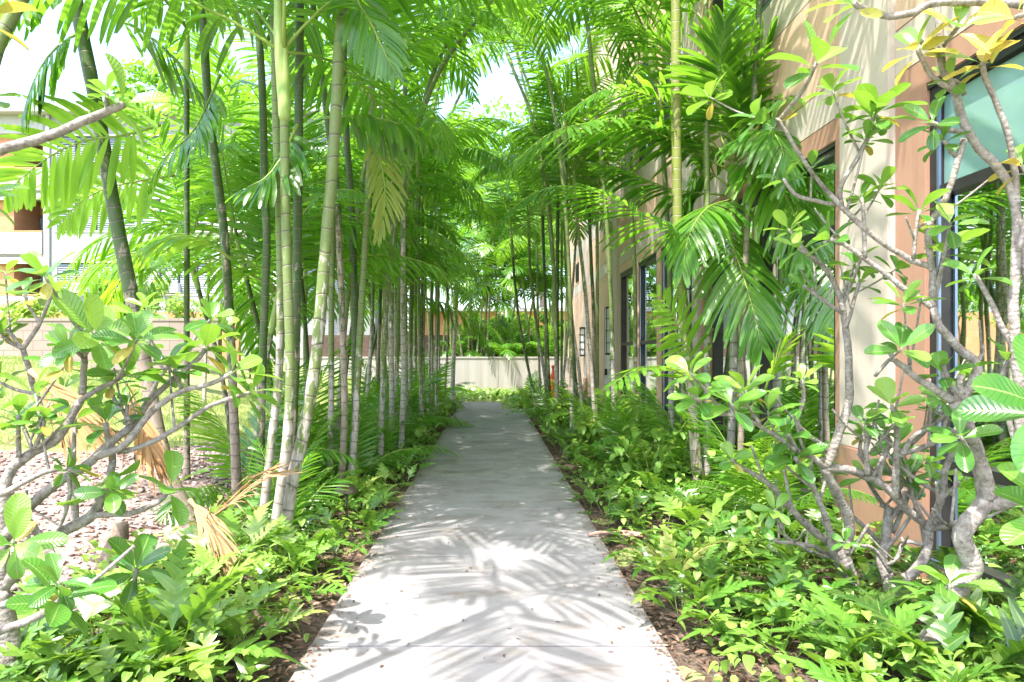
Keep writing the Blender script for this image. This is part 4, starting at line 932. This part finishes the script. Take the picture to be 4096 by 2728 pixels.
limC = [
 (D([(3575,2560),(3570,2464),(3565,2395)], 3.9), .042, .036),
 (D([(3565,2395),(3597,2334),(3653,2288),(3699,2223),(3713,2153),(3709,2116)], 3.9), .030, .026),
 (D([(3565,2395),(3551,2302),(3528,2232),(3542,2186),(3551,2093),(3556,2028)], 3.95, 4.1), .036, .024),
 (D([(3556,2030),(3530,2022),(3525,2030)], 4.1), .014, .012), (D([(3556,2050),(3590,2030),(3600,2034)], 4.1), .014, .012),
 (D([(3709,2116),(3733,2073),(3767,1980),(3784,1882),(3818,1797),(3860,1755)], 3.9, 3.7), .024, .013, .7),
 (D([(3709,2116),(3790,2106),(3830,2088)], 3.9, 3.6), .017, .014),
 (D([(3584,1990),(3584,1942),(3589,1797),(3589,1691),(3567,1623)], 3.85, 3.75), .022, .011, 1.05),
 (D([(3606,1814),(3690,1789),(3775,1746),(3839,1704)], 3.8, 3.6), .016, .012),
 (D([(3600,1830),(3618,1797),(3652,1750),(3733,1704),(3784,1653)], 3.8, 3.7), .016, .009, .6),
 (D([(3640,1780),(3700,1720),(3720,1640)], 3.8), .010, .008, .5),
 (D([(3510,1930),(3530,1850),(3560,1780),(3540,1720)], 3.85), .014, .010, .6),
 (D([(3550,1960),(3480,1870),(3440,1800),(3446,1740)], 3.9), .012, .009, .6),
 (D([(3565,2130),(3600,2060),(3640,1960),(3660,1880),(3720,1850)], 4.1), .016, .010, .5),
 (D([(3540,2190),(3480,2130),(3400,2050),(3350,1980),(3320,1890)], 4.1), .014, .009, .5),
 (D([(3699,2180),(3620,2170),(3590,2230),(3550,2260)], 3.9), .012, .010),
 (D([(3610,2165),(3606,2150)], 3.9), .009, .008),
 (D([(3690,2080),(3650,1990),(3640,1900),(3625,1860)], 3.9), .013, .009),
 (D([(3560,2290),(3500,2200),(3440,2180),(3380,2170)], 3.9, 3.8), .011, .009, .5),
]
c0 = P(3575, 2560, 3.9); plumeria('stubby plumeria with lopped forked stems between the S shaped and leftmost ones', (c0[0], c0[1], 0), limC, 'plumeria trees right of the path', 14, 44)

# left tree
f0 = P(10, 2790, 2.95)
limF = [
 (D([(10,2790),(30,2640),(26,2540),(10,2430),(0,2365)], 2.95), .062, .036),
 (D([(0,2365),(63,2280),(116,2201),(180,2164),(275,2106),(364,2058),(407,1979),(438,1916)], 2.95, 3.1), .030, .021),
 (D([(438,1916),(455,1830),(430,1740),(424,1690)], 3.1), .018, .011, 1.05),
 (D([(424,1900),(430,1940)], 3.05), .012, .011, 1.0),
 (D([(380,2064),(475,2058),(544,2048),(634,2006),(686,1947)], 3.05, 3.1), .015, .010, 1.0),
 (D([(10,2430),(0,2100),(10,1980),(20,1900),(45,1858),(89,1827),(156,1791),(223,1755),(268,1693),(321,1604)], 2.95, 3.0), .030, .016),
 (D([(75,1830),(72,1740),(75,1660)], 2.95), .011, .009, .75),
 (D([(330,1580),(335,1500),(335,1430),(330,1345)], 3.0), .016, .011, .9),
 (D([(335,1430),(290,1395),(272,1389)], 3.0, 2.9), .009, .008, .7),
 (D([(335,1430),(366,1354),(385,1340)], 3.0, 2.9), .011, .009, 1.1),
 (D([(321,1604),(400,1560),(460,1530),(505,1490)], 3.0, 3.05), .013, .009, 1.0),
 (D([(20,2150),(106,2032),(238,1932),(350,1860),(446,1769),(536,1693),(594,1604),(683,1523),(800,1425),(820,1390)], 2.95, 3.3), .026, .010, 1.0),
 (D([(380,1830),(491,1782),(580,1679),(661,1604),(737,1559),(850,1530),(930,1490)], 3.05, 3.2), .018, .010, 1.15),
 (D([(470,1810),(536,1800),(670,1738),(800,1648),(906,1600),(1000,1570)], 3.1, 3.2), .013, .009, .95),
 (D([(730,1560),(715,1520),(700,1475)], 3.2), .010, .009, .9),
 (D([(530,1690),(460,1600),(440,1530)], 3.1), .010, .008, .7),
 (D([(500,1700),(510,1620)], 3.1), .010, .009, .5),
 (D([(0,1980),(100,1930),(196,1885),(270,1876)], 2.9, 2.95), .014, .009, .6),
 (D([(130,1800),(110,1740),(95,1710)], 2.95), .009, .008, .7), (D([(140,1795),(170,1720),(178,1680)], 2.95), .010, .008, .6), (D([(150,1790),(195,1750),(206,1726)], 2.95), .008, .006),
 (D([(20,2420),(185,2444),(106,2486),(0,2523)][::-1] if False else [(0,2523),(106,2486),(185,2444),(248,2395)], 2.6), .017, .013, 1.05),
 (D([(10,2420),(80,2395),(180,2380),(240,2330)], 2.8, 2.6), .015, .011, .7),
 (D([(110,2085),(170,2150),(205,2210),(230,2300)], 3.0), .018, .016),
 (D([(100,1960),(95,2060),(120,2180)], 2.95), .012, .011), (D([(280,1890),(275,2000),(230,2120),(180,2164)], 3.0), .010, .008),
]
plumeria('big spreading plumeria with thick dark foot at the lower left corner', (f0[0], f0[1], 0), limF, 'plumeria trees left of the path', 21, 14)
g0 = P(300, 2080, 4.6)
limG = [
 (D([(300,2120),(290,1900),(286,1746),(268,1702),(210,1648),(143,1577),(112,1479),(92,1398)], 4.6, 4.2), .026, .016),
 (D([(92,1398),(40,1331),(0,1310)], 4.2), .013, .010, .9), (D([(94,1394),(156,1300),(195,1210),(205,1180)], 4.2), .014, .010, 1.0),
 (D([(165,1290),(120,1230),(100,1180)], 4.2), .010, .009, .9), (D([(143,1577),(60,1560),(0,1530)], 4.3), .012, .009, .9),
 (D([(100,1400),(40,1370),(10,1345)], 4.2), .011, .009, .8),
 (D([(286,1746),(360,1640),(420,1560)], 4.4), .012, .009, .8),
 (D([(230,1660),(240,1590),(250,1560)], 4.4), .010, .009, .8),
 (D([(290,1900),(420,1800),(560,1640),(660,1480),(800,1360),(840,1280)], 4.6, 4.2), .018, .010, 1.0),
 (D([(760,1400),(800,1330),(870,1300)], 4.3), .010, .009, .9),
 (D([(660,1480),(610,1420),(590,1370)], 4.3), .010, .009, .7),
]
plumeria('smaller plumeria standing behind the big spreading one on the left', (g0[0], g0[1], float(hgt(g0[0], g0[1]))), limG, 'plumeria trees left of the path', 22, 6)
h0 = P(-150, 2750, 2.3)
limH = [
 (D([(-250,2900),(-260,1700),(-200,900),(-90,640),(0,600),(209,539),(365,470),(496,417)], 2.45), .040, .014, .85),
 (D([(430,445),(430,400),(425,370)], 2.45), .009, .008, .5),
 (D([(-200,900),(-120,700),(-80,500),(-60,380)], 2.45), .018, .010, .8),
 (D([(-230,1200),(-140,900),(-60,780)], 2.45), .016, .010, .8),
 (D([(-120,700),(-110,300),(-60,60)], 2.45), .016, .010, -.9),
]
h0 = P(-250, 2900, 2.45)
plumeria('plumeria with one pale bare limb reaching in at upper left', (h0[0], h0[1], 0), [(D([(-250, 3150), (-250, 2900)], 2.45), .045, .04)] + limH, 'plumeria trees left of the path', 23, 0)
p1 = P(545, 2275, 3.35)
s0 = np.array([p1[0] - .02, p1[1] + .02, 0])
r = thing('plumeria_seedling', 'young low plumeria with dark glossy leaves among the ferns at left', 'plumeria tree', tuple(s0))
mb = MB(); mb.tube(spline([(0, 0, -.02), (-.01, 0, .25), tuple(p1 - s0)], .03), .011, 8); mb.build('trunk', MT['plumeria_bark'], r)
f = link('leaf_cluster', CL[1], r); f.location = tuple(p1 - s0); f.scale = (1.15,) * 3; f.rotation_euler = (R(35), 0, R(40))

# ================================================================== FERNS AND GROUND COVER
LOBE_W = np.array([1.10, .98, .88, .74, .50, .10])
def fern_tpl(L, nl, lobe, lw, e0, e1, stalk=.38, bend=0.0):
    mb = MB(); path = arch(L, e0, e1, bend, 16, 1.2)
    T = np.gradient(path, axis=0); T /= np.linalg.norm(T, axis=1)[:, None]
    S = np.cross((0, 0, 1.0), T); S /= np.linalg.norm(S, axis=1)[:, None] + 1e-9
    t = np.linspace(0, 1, 16)
    w = np.where(t < stalk, .0035, .0035 + .026 * np.clip((t - stalk) / .08, 0, 1) * (1 - .55 * t))
    U = np.cross(T, S)
    G = np.stack([path - S * w[:, None] + U * w[:, None] * .15, path, path + S * w[:, None] + U * w[:, None] * .15], 1)
    uv = np.zeros((16, 3, 2)); uv[..., 0] = [0.2, .5, .8]; uv[..., 1] = t[:, None]
    mb.grid(G, uv, .6)
    global PROF_S, PROF_W
    ps, pw = PROF_S, PROF_W; PROF_S, PROF_W = np.linspace(0, 1, 6), LOBE_W
    for k in range(nl):
        u = (k + .4) / nl; tt = stalk + .04 + (.93 - stalk) * u
        for sg in (1, -1):
            q = min(.98, tt + rng.uniform(-.02, .02) + (.02 if sg > 0 else 0))
            p = np.array([np.interp(q, t, path[:, c]) for c in range(3)]); i = int(q * 15)
            a = R(58 - 18 * u + rng.uniform(-8, 8))
            d = nrm(np.cos(a) * T[i] + np.sin(a) * S[i] * sg + .12 * U[i])
            ll = lobe * (.62 + .5 * math.sin(PI * min(1, .25 + .75 * u))) * (1 - .35 * u ** 2) * rng.uniform(.8, 1.15)
            add_leaflet(mb, p - d * .012, d, U[i], ll, lw * rng.uniform(.85, 1.15), rng.uniform(.1, .5), rng.uniform(-.1, .3), float(np.clip(.5 + rng.normal(0, .1), 0, 1)), .04, 6, 0, rng.uniform(-.5, .5))
    add_leaflet(mb, path[-2], T[-1], U[-1], lobe * 1.0, lw, .3, .15, .55, .03, 6)
    PROF_S, PROF_W = ps, pw
    return mb.tpl()
FT = [fern_tpl(.56, 5, .14, .050, 68, -10), fern_tpl(.50, 4, .155, .054, 60, -25, .35, .4), fern_tpl(.64, 6, .135, .046, 75, 5, .4, -.3),
      fern_tpl(.44, 4, .115, .046, 80, 25, .45), fern_tpl(.54, 5, .14, .048, 45, -30, .3, .3), fern_tpl(.38, 3, .12, .05, 65, 0, .4, -.5), fern_tpl(.46, 3, .10, .046, 70, 0, .35)]
def heart_tpl():
    mb = MB(); S = np.array([0, .08, .25, .5, .75, .92, 1]); Wd = np.array([.25, .8, 1, .92, .62, .28, .03])
    u = np.array([-1, -.5, 0, .5, 1]); w = Wd * .036
    G = np.zeros((7, 5, 3)); G[..., 0] = S[:, None] * .09; G[..., 1] = u[None] * w[:, None]; G[..., 2] = (np.abs(u)[None] * w[:, None]) * .35 - (S[:, None] ** 2) * .025
    uv = np.zeros((7, 5, 2)); uv[..., 0] = u[None] * .5 + .5; uv[..., 1] = S[:, None]
    mb.grid(G, uv, .5); return mb.tpl()
HT = heart_tpl()
def rotm(az, el, roll, sc):
    ca, sa, ce, se, cr, sr = np.cos(az), np.sin(az), np.cos(el), np.sin(el), np.cos(roll), np.sin(roll); n = len(az)
    Z = np.zeros((n, 3, 3)); Y = Z.copy(); X = Z.copy()
    Z[:, 0, 0] = ca; Z[:, 0, 1] = -sa; Z[:, 1, 0] = sa; Z[:, 1, 1] = ca; Z[:, 2, 2] = 1
    Y[:, 0, 0] = ce; Y[:, 0, 2] = -se; Y[:, 1, 1] = 1; Y[:, 2, 0] = se; Y[:, 2, 2] = ce
    X[:, 0, 0] = 1; X[:, 1, 1] = cr; X[:, 1, 2] = -sr; X[:, 2, 1] = sr; X[:, 2, 2] = cr
    return np.einsum('nij,njk,nkl->nil', Z, Y, X) * np.asarray(sc)[:, None, None]
def scatter(mb, tpls, x, y, sc, tint, el=(0, .15), z=None, mat=0, az=None):
    n = len(x); which = rng.integers(0, len(tpls), n)
    for k, t in enumerate(tpls):
        i = np.where(which == k)[0]
        if not len(i): continue
        zz = hgt(x[i], y[i]) if z is None else z[i]
        a = rng.uniform(0, 2 * PI, len(i)) if az is None else az[i]
        M = rotm(a, rng.normal(el[0], el[1], len(i)), rng.normal(0, .15, len(i)), sc[i])
        mb.inst(t, M, np.stack([x[i], y[i], zz], 1), tint[i], mat)
def bedmask(x, y):
    """clumpy density: 1 full"""
    return .5 + .5 * np.sin(x * 3.1 + 1.3 * np.sin(y * 1.7)) * np.sin(y * 2.3 + .7 * x)
def fern_field(name, label, n, xr, yr, edge, sx, smin, smax):
    x = rng.uniform(*xr, n); y = yr[0] + (yr[1] - yr[0]) * rng.uniform(0, 1, n) ** 1.4
    keep = edge(x, y) & (rng.uniform(0, 1, n) < .45 + .55 * bedmask(x, y))
    x, y = x[keep], y[keep]
    mb = MB(); tint = np.clip(.42 + .25 * np.sin(x * 2.2 + y * 1.4) + rng.normal(0, .2, len(x)), 0, 1)
    scatter(mb, FT, x, y, rng.uniform(smin, smax, len(x)) * (1 + .12 * np.exp(-((y - 2.8) / 1.6) ** 2)), tint)
    o = mb.build(name, MT['fern_leaf']); tag(o, label, 'ferns', kind='stuff'); return o
# left: strip of bare litter-covered soil along the path near the camera
fern_field('fern_cover', 'lobed green ferns covering the bed left of the path', 3300, (-2.85, -.96), (2.4, 25.5),
           lambda x, y: (x < -1.13 - .07 * np.sin(y * 2.1) - .05 * np.sin(y * 5.3) + .15 * np.clip((y - 4.6) / 1.5, 0, 1)) & ~((x < -2.35) & (y > 3.9) & (y < 9)) & ~((np.abs(x+1.255)<.14)&(np.abs(y-5.75)<.3)), 1, .46, .86)
fern_field('fern_cover', 'lobed bright green ferns covering the bed right of the path', 3600, (.94, 2.85), (2.5, 25.5),
           lambda x, y: (x > .97 + .05 * np.sin(y * 1.9) + .04 * np.sin(y * 4.7) + .48 * np.exp(-((y - 2.95) / .6) ** 2) + .16 * np.exp(-((y - 5.1) / .6) ** 2)), 1, .46, .86)
# low creeping cover before the far wall and on the notch by the path end
n = 1500; x = rng.uniform(-1.7, 2.4, n); y = rng.uniform(18.2, 25.8, n)
k = (y > 21.0) | ((x > .42) & (x < 1.3)) | (x < -1.05); x, y = x[k], y[k]
mb = MB(); scatter(mb, FT, x, y, rng.uniform(.45, .8, len(x)), np.clip(rng.normal(.65, .2, len(x)), 0, 1))
tag(mb.build('ground_cover', MT['fern_leaf']), 'low leafy cover at the foot of the far retaining wall', 'ground cover', kind='stuff')
# larger single ferns near the camera
for i, (x, y, s, nf, lb) in enumerate([(2.02, 2.92, 1.05, 9, 'large dark glossy fern spreading before the thick plumeria foot'), (1.12, 4.25, .85, 8, 'pale fern leaning out over the right path edge'), (1.72, 3.05, .85, 9, 'light green fern at the bottom right beside the path'),
        (2.45, 3.15, 1.0, 8, 'bright fern below the window corner at the right edge'), (1.62, 5.2, 1.15, 9, 'tall upright fern right of the path by the golden palm'), (1.55, 6.6, .95, 8, 'dark feathery fern among round leaves right of the path'),
        (-1.45, 3.05, 1.0, 9, 'yellow green lobed fern at the bottom left by the path'), (-1.95, 3.1, .95, 8, 'fern with dark spotted fronds right of the plumeria foot'), (-2.15, 3.9, .9, 8, 'fern with pale rib under the young plumeria leaves'),
        (-1.30, 4.5, .75, 8, 'fresh green fern between the garden light and bare soil'), (-1.35, 6.9, .7, 8, 'bluish green fern just beyond the garden light'), (-1.2, 8.6, .65, 8, 'leafy fern spilling to the left path edge beneath the ringed palms')]):
    r = thing('fern', lb, 'fern', (x, y, .01)); mb = MB()
    az = np.arange(nf) * 2.4 + i; scatter(mb, FT[:5], np.zeros(nf), np.zeros(nf), rng.uniform(.9, 1.15, nf) * s, np.clip(rng.normal([.25, .7, .65, .6, .6, .2, .75, .35, .5, .5, .4, .55][i], .12, nf), 0, 1), z=np.zeros(nf), az=az)
    mb.build('fronds', MT['fern_leaf'], r)
# seedling weeds with small leaves along the bed edges
def weeds(name, label, n, xr, yr, hmax, cond):
    x = rng.uniform(*xr, n); y = yr[0] + (yr[1] - yr[0]) * rng.uniform(0, 1, n) ** 1.4; k = cond(x, y); x, y = x[k], y[k]
    mb = MB()
    for q in range(4):
        z = hgt(x, y) + rng.uniform(.03, hmax, len(x))
        scatter(mb, [HT], x + rng.normal(0, .03, len(x)), y + rng.normal(0, .03, len(x)), rng.uniform(.35, .85, len(x)), np.clip(rng.normal(.45, .25, len(x)), 0, 1), (-.2, .5), z)
    tag(mb.build(name, MT['shrub_leaf']), label, 'undergrowth', kind='stuff')
weeds('undergrowth', 'small leaved seedlings between the ferns left of the path', 520, (-2.7, -1.02), (2.5, 22), .30, lambda x, y: x < -1.02)
weeds('undergrowth', 'small leaved seedlings between the ferns right of the path', 650, (.98, 2.8), (2.5, 22), .36, lambda x, y: x > 1.0)
# round leafed shrubs right of the path
for i, (x, y, h, lb) in enumerate([(1.72, 7.3, .85, 'pale round leafed shrub in front of the golden palm'), (1.95, 8.9, 1.0, 'round leafed shrub between golden palm and far windows'), (1.45, 9.9, .8, 'round leafed shrub near the path before the leaning palms'),
        (2.2, 10.8, 1.05, 'leafy shrub standing under the far windows'), (1.3, 12.6, .8, 'small light shrub below the orange delineator'), (1.85, 15.5, .95, 'bright round leafed shrub beside the orange delineator'), (2.35, 5.9, .8, 'yellow green heart leafed shrub behind the leftmost plumeria limbs')]):
    r = thing('leafy_shrub', lb, 'shrub', (x, y, 0)); st = MB(); lf = MB()
    for s in range(11):
        a = rng.uniform(0, 6.28); l = rng.uniform(.12, .42); top = np.array([math.cos(a) * l, math.sin(a) * l, h * rng.uniform(.6, 1.0)])
        q = spline([(0, 0, 0), top * [.35, .35, .5], top], .06); st.tube(q, .005, 5)
        m = 13; t = rng.integers(len(q) // 3, len(q), m); p = q[t] + rng.normal(0, .03, (m, 3))
        scatter(lf, [HT], p[:, 0], p[:, 1], rng.uniform(.8, 1.6, m), np.clip(rng.normal(.6, .2, m), 0, 1), (-.25, .45), p[:, 2])
    st.build('stem', MT['rachis'], r); lf.build('foliage', MT['shrub_leaf'], r)

# leaf litter, gravel stones, grass
def litter_tpl():
    mb = MB(); add_leaflet(mb, np.zeros(3), np.array([1.0, 0, .1]), np.array([0, 0, 1.0]), .085, .03, .5, .5, .5, .05, 5, 0, .8); return mb.tpl()
LT = [litter_tpl() for _ in range(4)]
def litter(name, label, n, xr, yr, sc):
    mb = MB(); x = rng.uniform(*xr, n); y = yr[0] + (yr[1] - yr[0]) * rng.uniform(0, 1, n) ** 1.6
    scatter(mb, LT, x, y, rng.uniform(.2, sc, n) ** 1.3 * .62, rng.uniform(0, 1, n), (.0, .25), hgt(x, y) + rng.uniform(.008, .04, n)); tag(mb.build(name, MT['litter']), label, 'leaf litter', kind='stuff')
litter('leaf_litter', 'brown dead leaves on the soil strip left of the path', 6500, (-2.3, -.925), (2.6, 22), 1.35)
litter('leaf_litter', 'brown dead leaves on the soil right of the path', 6500, (.89, 2.4), (2.6, 22), 1.35)
mb = MB(); n = 1300; sd = rng.integers(0, 2, n); y = 2.9 + 15 * rng.uniform(0, 1, n) ** 1.5
x = np.where(sd == 0, -.915 + np.abs(rng.normal(0, .05, n)), .88 - np.abs(rng.normal(0, .05, n)))
scatter(mb, LT, x, y, rng.uniform(.08, .38, n), rng.uniform(0, .9, n), (0, .12), np.full(n, .060)); tag(mb.build('leaf_litter', MT['litter']), 'crumbs of soil and dead leaf along both edges of the footpath', 'leaf litter', kind='stuff')
mb = MB(); n = 190; x = rng.uniform(-.87, .86, n); y = 3.2 + 13 * rng.uniform(0, 1, n) ** 1.5
k = (np.abs(x) > .45) | (rng.uniform(0, 1, n) < .35); x, y = x[k], y[k]
scatter(mb, LT, x, y, rng.uniform(.12, .4, len(x)), rng.uniform(0, .8, len(x)), (0, .05), np.full(len(x), .060)); tag(mb.build('leaf_litter', MT['litter']), 'few dry leaf scraps lying on the concrete footpath', 'leaf litter', kind='stuff')
def rock_tpl():
    mb = MB(); pr = [(0, -.5), (.6, -.42), (1, -.05), (.75, .38), (0, .52)]; sd = 6
    G = np.array([[(r * math.cos(a) * (1 + rng.uniform(-.25, .25)), r * math.sin(a) * (.75 + rng.uniform(-.2, .2)), z * (1 + rng.uniform(-.2, .2)) * .75) for a in np.arange(sd + 1) * 2 * PI / sd] for r, z in pr])
    G[:, -1] = G[:, 0]; mb.grid(G, None, .5); return mb.tpl()
RT = [rock_tpl() for _ in range(5)]
n = 15000; x = -8.5 + 6.1 * rng.uniform(0, 1, n); y = 3 + 9 * rng.uniform(0, 1, n)
k = (y < gedge(x) + .25 * np.sin(x * 3.1) + rng.normal(0, .25, n)) & (-x / y < .8) & (x < -2.4 - .1 * np.sin(y * 3)); x, y = x[k], y[k]
mb = MB(); scatter(mb, RT, x, y, rng.uniform(.014, .036, len(x)) * (1 + .0 * y), rng.uniform(0, 1, len(x)), (0, .4), hgt(x, y) + .018)
tag(mb.build('gravel', MT['stone'], smooth=False), 'pinkish white stones covering the slope below the lawn', 'gravel', kind='stuff')
def tuft_tpl():
    mb = MB()
    for k in range(5):
        a = k * 1.3; add_leaflet(mb, np.array([.02 * math.cos(a), .02 * math.sin(a), 0]), nrm(np.array([math.cos(a) * .4, math.sin(a) * .4, 1.0])), np.array([math.cos(a + 1.5), math.sin(a + 1.5), 0]), .075, .007, .5, .2, .5, 0, 4)
    return mb.tpl()
TT = [tuft_tpl() for _ in range(3)]
n = 26000; x = rng.uniform(-12, -2.5, n); y = rng.uniform(6, 26, n)
k = (y > gedge(x) + .25 * np.sin(x * 3.1) + rng.normal(0, .3, n)) & (-x / y < .8) & ~((y > 13.9) & (x < -5.5)); x, y = x[k], y[k]
mb = MB(); scatter(mb, TT, x, y, rng.uniform(.5, 1.25, len(x)), np.clip(rng.normal(.5, .25, len(x)), 0, 1), (0, .2)); tag(mb.build('grass', MT['grass_blade']), 'short dry green lawn grass on the left slope', 'grass', kind='stuff')

# dry fallen palm fronds
DM = [MT['dry_leaf'], MT['dry_rachis']]
def dry(label, pts, **kw):
    path = spline([P(*p) for p in pts], .06); r = thing('dry_frond', label, 'dead frond', tuple(path[0]))
    b = np.array(r.location); mb = MB(); kw.setdefault('rr', .012)
    frond_on(mb, path - b, (.5, .5, .6), droop=.5, dih=-10, jag=.4, fold=.6, **kw); mb.build('frond', DM, r); return r
dry('dry tan palm frond caught in the left plumeria limbs', [(120,1480,3.9),(200,1560,3.9),(300,1660,3.85),(420,1740,3.9)], n=20, L=.40, W=.018, a0=26, a1=10, tint=.4, bare=.05)
dry('tan dead frond hanging against the leaning palm behind the plumeria', [(520,1560,4.8),(555,1680,4.7),(600,1800,4.6),(640,1880,4.6)], n=18, L=.36, W=.024, a0=20, a1=8, tint=.5, bare=.05)
dry('straw coloured broken frond drooping into the ferns at the front left clump', [(760,2000,4.5),(820,2080,4.4),(880,2180,4.35),(915,2260,4.3)], n=18, L=.30, W=.018, a0=18, a1=8, tint=.8, bare=.05)
dry('spiky straw frond remains fanning out at the foot of the left clump', [(800,2130,4.6),(860,2060,4.55),(960,1990,4.5),(1060,1900,4.5)], n=18, L=.42, W=.010, a0=40, a1=16, tint=.9, bare=.0)

# ================================================================== SHRUBS AND TREES FARTHER OFF
def leafball(mb, c, rad, n, size, tint0, tpl=None, flat=.8):
    """leaves spread through a lumpy volume"""
    lumps = [(np.array(c) + rng.normal(0, .45, 3) * np.array(rad), rng.uniform(.35, .6)) for _ in range(9)]
    i = rng.integers(0, len(lumps), n); u = rng.standard_normal((n, 3)); u /= np.linalg.norm(u, axis=1)[:, None]; u *= rng.uniform(.3, 1, (n, 1)) ** .5
    p = np.array([lumps[k][0] for k in i]) + u * np.array([lumps[k][1] for k in i])[:, None] * np.array(rad)
    lt = rng.uniform(-.2, .2, len(lumps))
    scatter(mb, tpl or [HT], p[:, 0], p[:, 1], size * rng.uniform(.7, 1.4, n), np.clip(tint0 + lt[i] + rng.normal(0, .15, n), 0, 1), (-.2, .6), p[:, 2])
def bush(label, c, rad, n, size, tint0, mat='shrub_leaf', name='garden_shrub'):
    z0 = float(hgt(c[0], c[1])); r = thing(name, label, 'shrub', (c[0], c[1], z0)); mb = MB(); leafball(mb, (0, 0, c[2] - z0), rad, n, size, tint0); mb.build('foliage', MT[mat], r)
    st = MB()
    for k in range(4): st.tube(spline([(0, 0, -.03), (rng.normal(0, .1), rng.normal(0, .1), (c[2] - z0) * .5), (rng.normal(0, .3), rng.normal(0, .2), c[2] - z0)], .2), .02, 6)
    st.build('stem', MT['tree_bark'], r)
def at(X, Y, d): return tuple(P(X, Y, d))
bush('rounded pale variegated shrub above the block wall at far left', at(120, 1245, 17.5), (1.0, .7, .55), 1100, 1.1, .9)
bush('dark glossy shrub between block wall and apartment windows', at(465, 1215, 17.0), (.45, .4, .75), 700, 1.3, .05, 'tree_leaf')
bush('light green rounded shrub right of the dark one by the orange wall', at(590, 1200, 17.2), (.45, .4, .6), 800, .9, .85)
bush('dry looking low shrub at the right end of the block wall', at(800, 1235, 17.5), (.7, .5, .5), 700, 1.0, .6)
bush('green shrub in front of the apartment windows behind the palms', at(1000, 1180, 18.5), (.9, .6, 1.0), 1100, 1.2, .4, 'tree_leaf')
bush('clipped dark hedge shrub before the orange bungalow', at(2010, 1315, 31.5), (1.3, .6, .9), 1300, 1.6, .0, 'tree_leaf')
bush('dark hedge shrub left of the bungalow behind the planter palms', at(1900, 1335, 31), (1.0, .6, .7), 900, 1.6, .0, 'tree_leaf')
bush('dark hedge shrub right of the bungalow by the brown block wall', at(2200, 1320, 31), (1.3, .6, .8), 1100, 1.6, .0, 'tree_leaf')
def tree(label, x, y, h, cr, n, tint0, size=3.2):
    z0 = float(hgt(x, y)); r = thing('broadleaf_tree', label, 'tree', (x, y, z0), 'trees beyond the bungalow')
    t = MB(); t.tube(spline([(0, 0, -.1), (.1, 0, h * .3), (-.1, .1, h * .62)], .4), np.linspace(.26, .12, len(spline([(0, 0, -.1), (.1, 0, h * .3), (-.1, .1, h * .62)], .4))), 10, wob=.04)
    for k in range(6):
        a = k * 1.05; t.tube(spline([(0, 0, h * (.35 + .04 * k)), (math.cos(a) * cr * .4, math.sin(a) * cr * .4, h * .62), (math.cos(a) * cr * .75, math.sin(a) * cr * .75, h * .78)], .4), .06, 7)
    t.build('trunk', MT['tree_bark'], r); mb = MB(); leafball(mb, (0, 0, h * .72), (cr, cr, h * .34), n, size, tint0); mb.build('crown', MT['tree_leaf'], r)
for i, (lb, x, y, h, cr, tt) in enumerate([('broad bright tree behind the bungalow, straight beyond the path', -.5, 50, 19, 5.5, .7), ('tall darker tree left of the one straight beyond the path', -7, 47, 18, 5.5, .35), ('light tree at the right behind the bungalow', 6, 49, 17, 5, .6),
        ('tall tree far left beyond the end of the retaining wall', -13, 44, 13, 5, .3), ('bushy tree behind the left thicket beside the apartments', -9, 33, 10, 3.6, .5), ('tree rising right above the bungalow beside the facade', 3.2, 44, 14, 3.6, .45), ('tall leafy tree behind the apartment corner', -19, 46, 15, 5, .4)]):
    tree(lb, x, y, h, cr, 7000, tt, 3.6)

# ================================================================== LIGHT, SKY, CAMERA
S = np.array([.30, .42, -1.0]); S /= np.linalg.norm(S)
sun = bpy.data.lights.new('sun', 'SUN'); sun.energy = 2.2; sun.angle = R(.53); sun.color = (1, .95, .87)
so = bpy.data.objects.new('sun', sun); COL.objects.link(so); so.rotation_mode = 'QUATERNION'; so.rotation_quaternion = Vector(S).to_track_quat('-Z', 'Y')
wd = bpy.data.worlds.new('World'); SC.world = wd; wd.use_nodes = True
nt = wd.node_tree; nt.nodes.clear(); N = NT(nt)
sky = N.n('ShaderNodeTexSky', sky_type='NISHITA', sun_disc=False)
el = math.asin(-S[2]); azs = math.atan2(-S[0], -S[1])
sky.sun_elevation = el; sky.sun_rotation = azs; sky.air_density = 1.0; sky.dust_density = 2.5; sky.ozone_density = 1.0
bg = N.n('ShaderNodeBackground', {'Color': sky.outputs[0], 'Strength': .15})
nt.links.new(bg.outputs[0], N.n('ShaderNodeOutputWorld').inputs[0])
cam = bpy.data.cameras.new('camera'); cam.sensor_width = 36; cam.lens = FPX / 4096 * 36
cam.shift_x = (2048 - VX) / 4096; cam.shift_y = (VY - 1364) / 4096
cam.clip_start = .05; cam.clip_end = 1000
co = bpy.data.objects.new('camera', cam); COL.objects.link(co); co.location = (0, 0, CH); co.rotation_euler = (R(90), 0, 0); SC.camera = co
SC.view_settings.view_transform = 'Standard'; SC.view_settings.look = 'None'; SC.view_settings.gamma = 1
SC.view_settings.exposure = 2.42
SC.cycles.max_bounces = 8; SC.cycles.diffuse_bounces = 3; SC.cycles.glossy_bounces = 3; SC.cycles.transmission_bounces = 4; SC.cycles.transparent_max_bounces = 12
SC.cycles.use_denoising = True
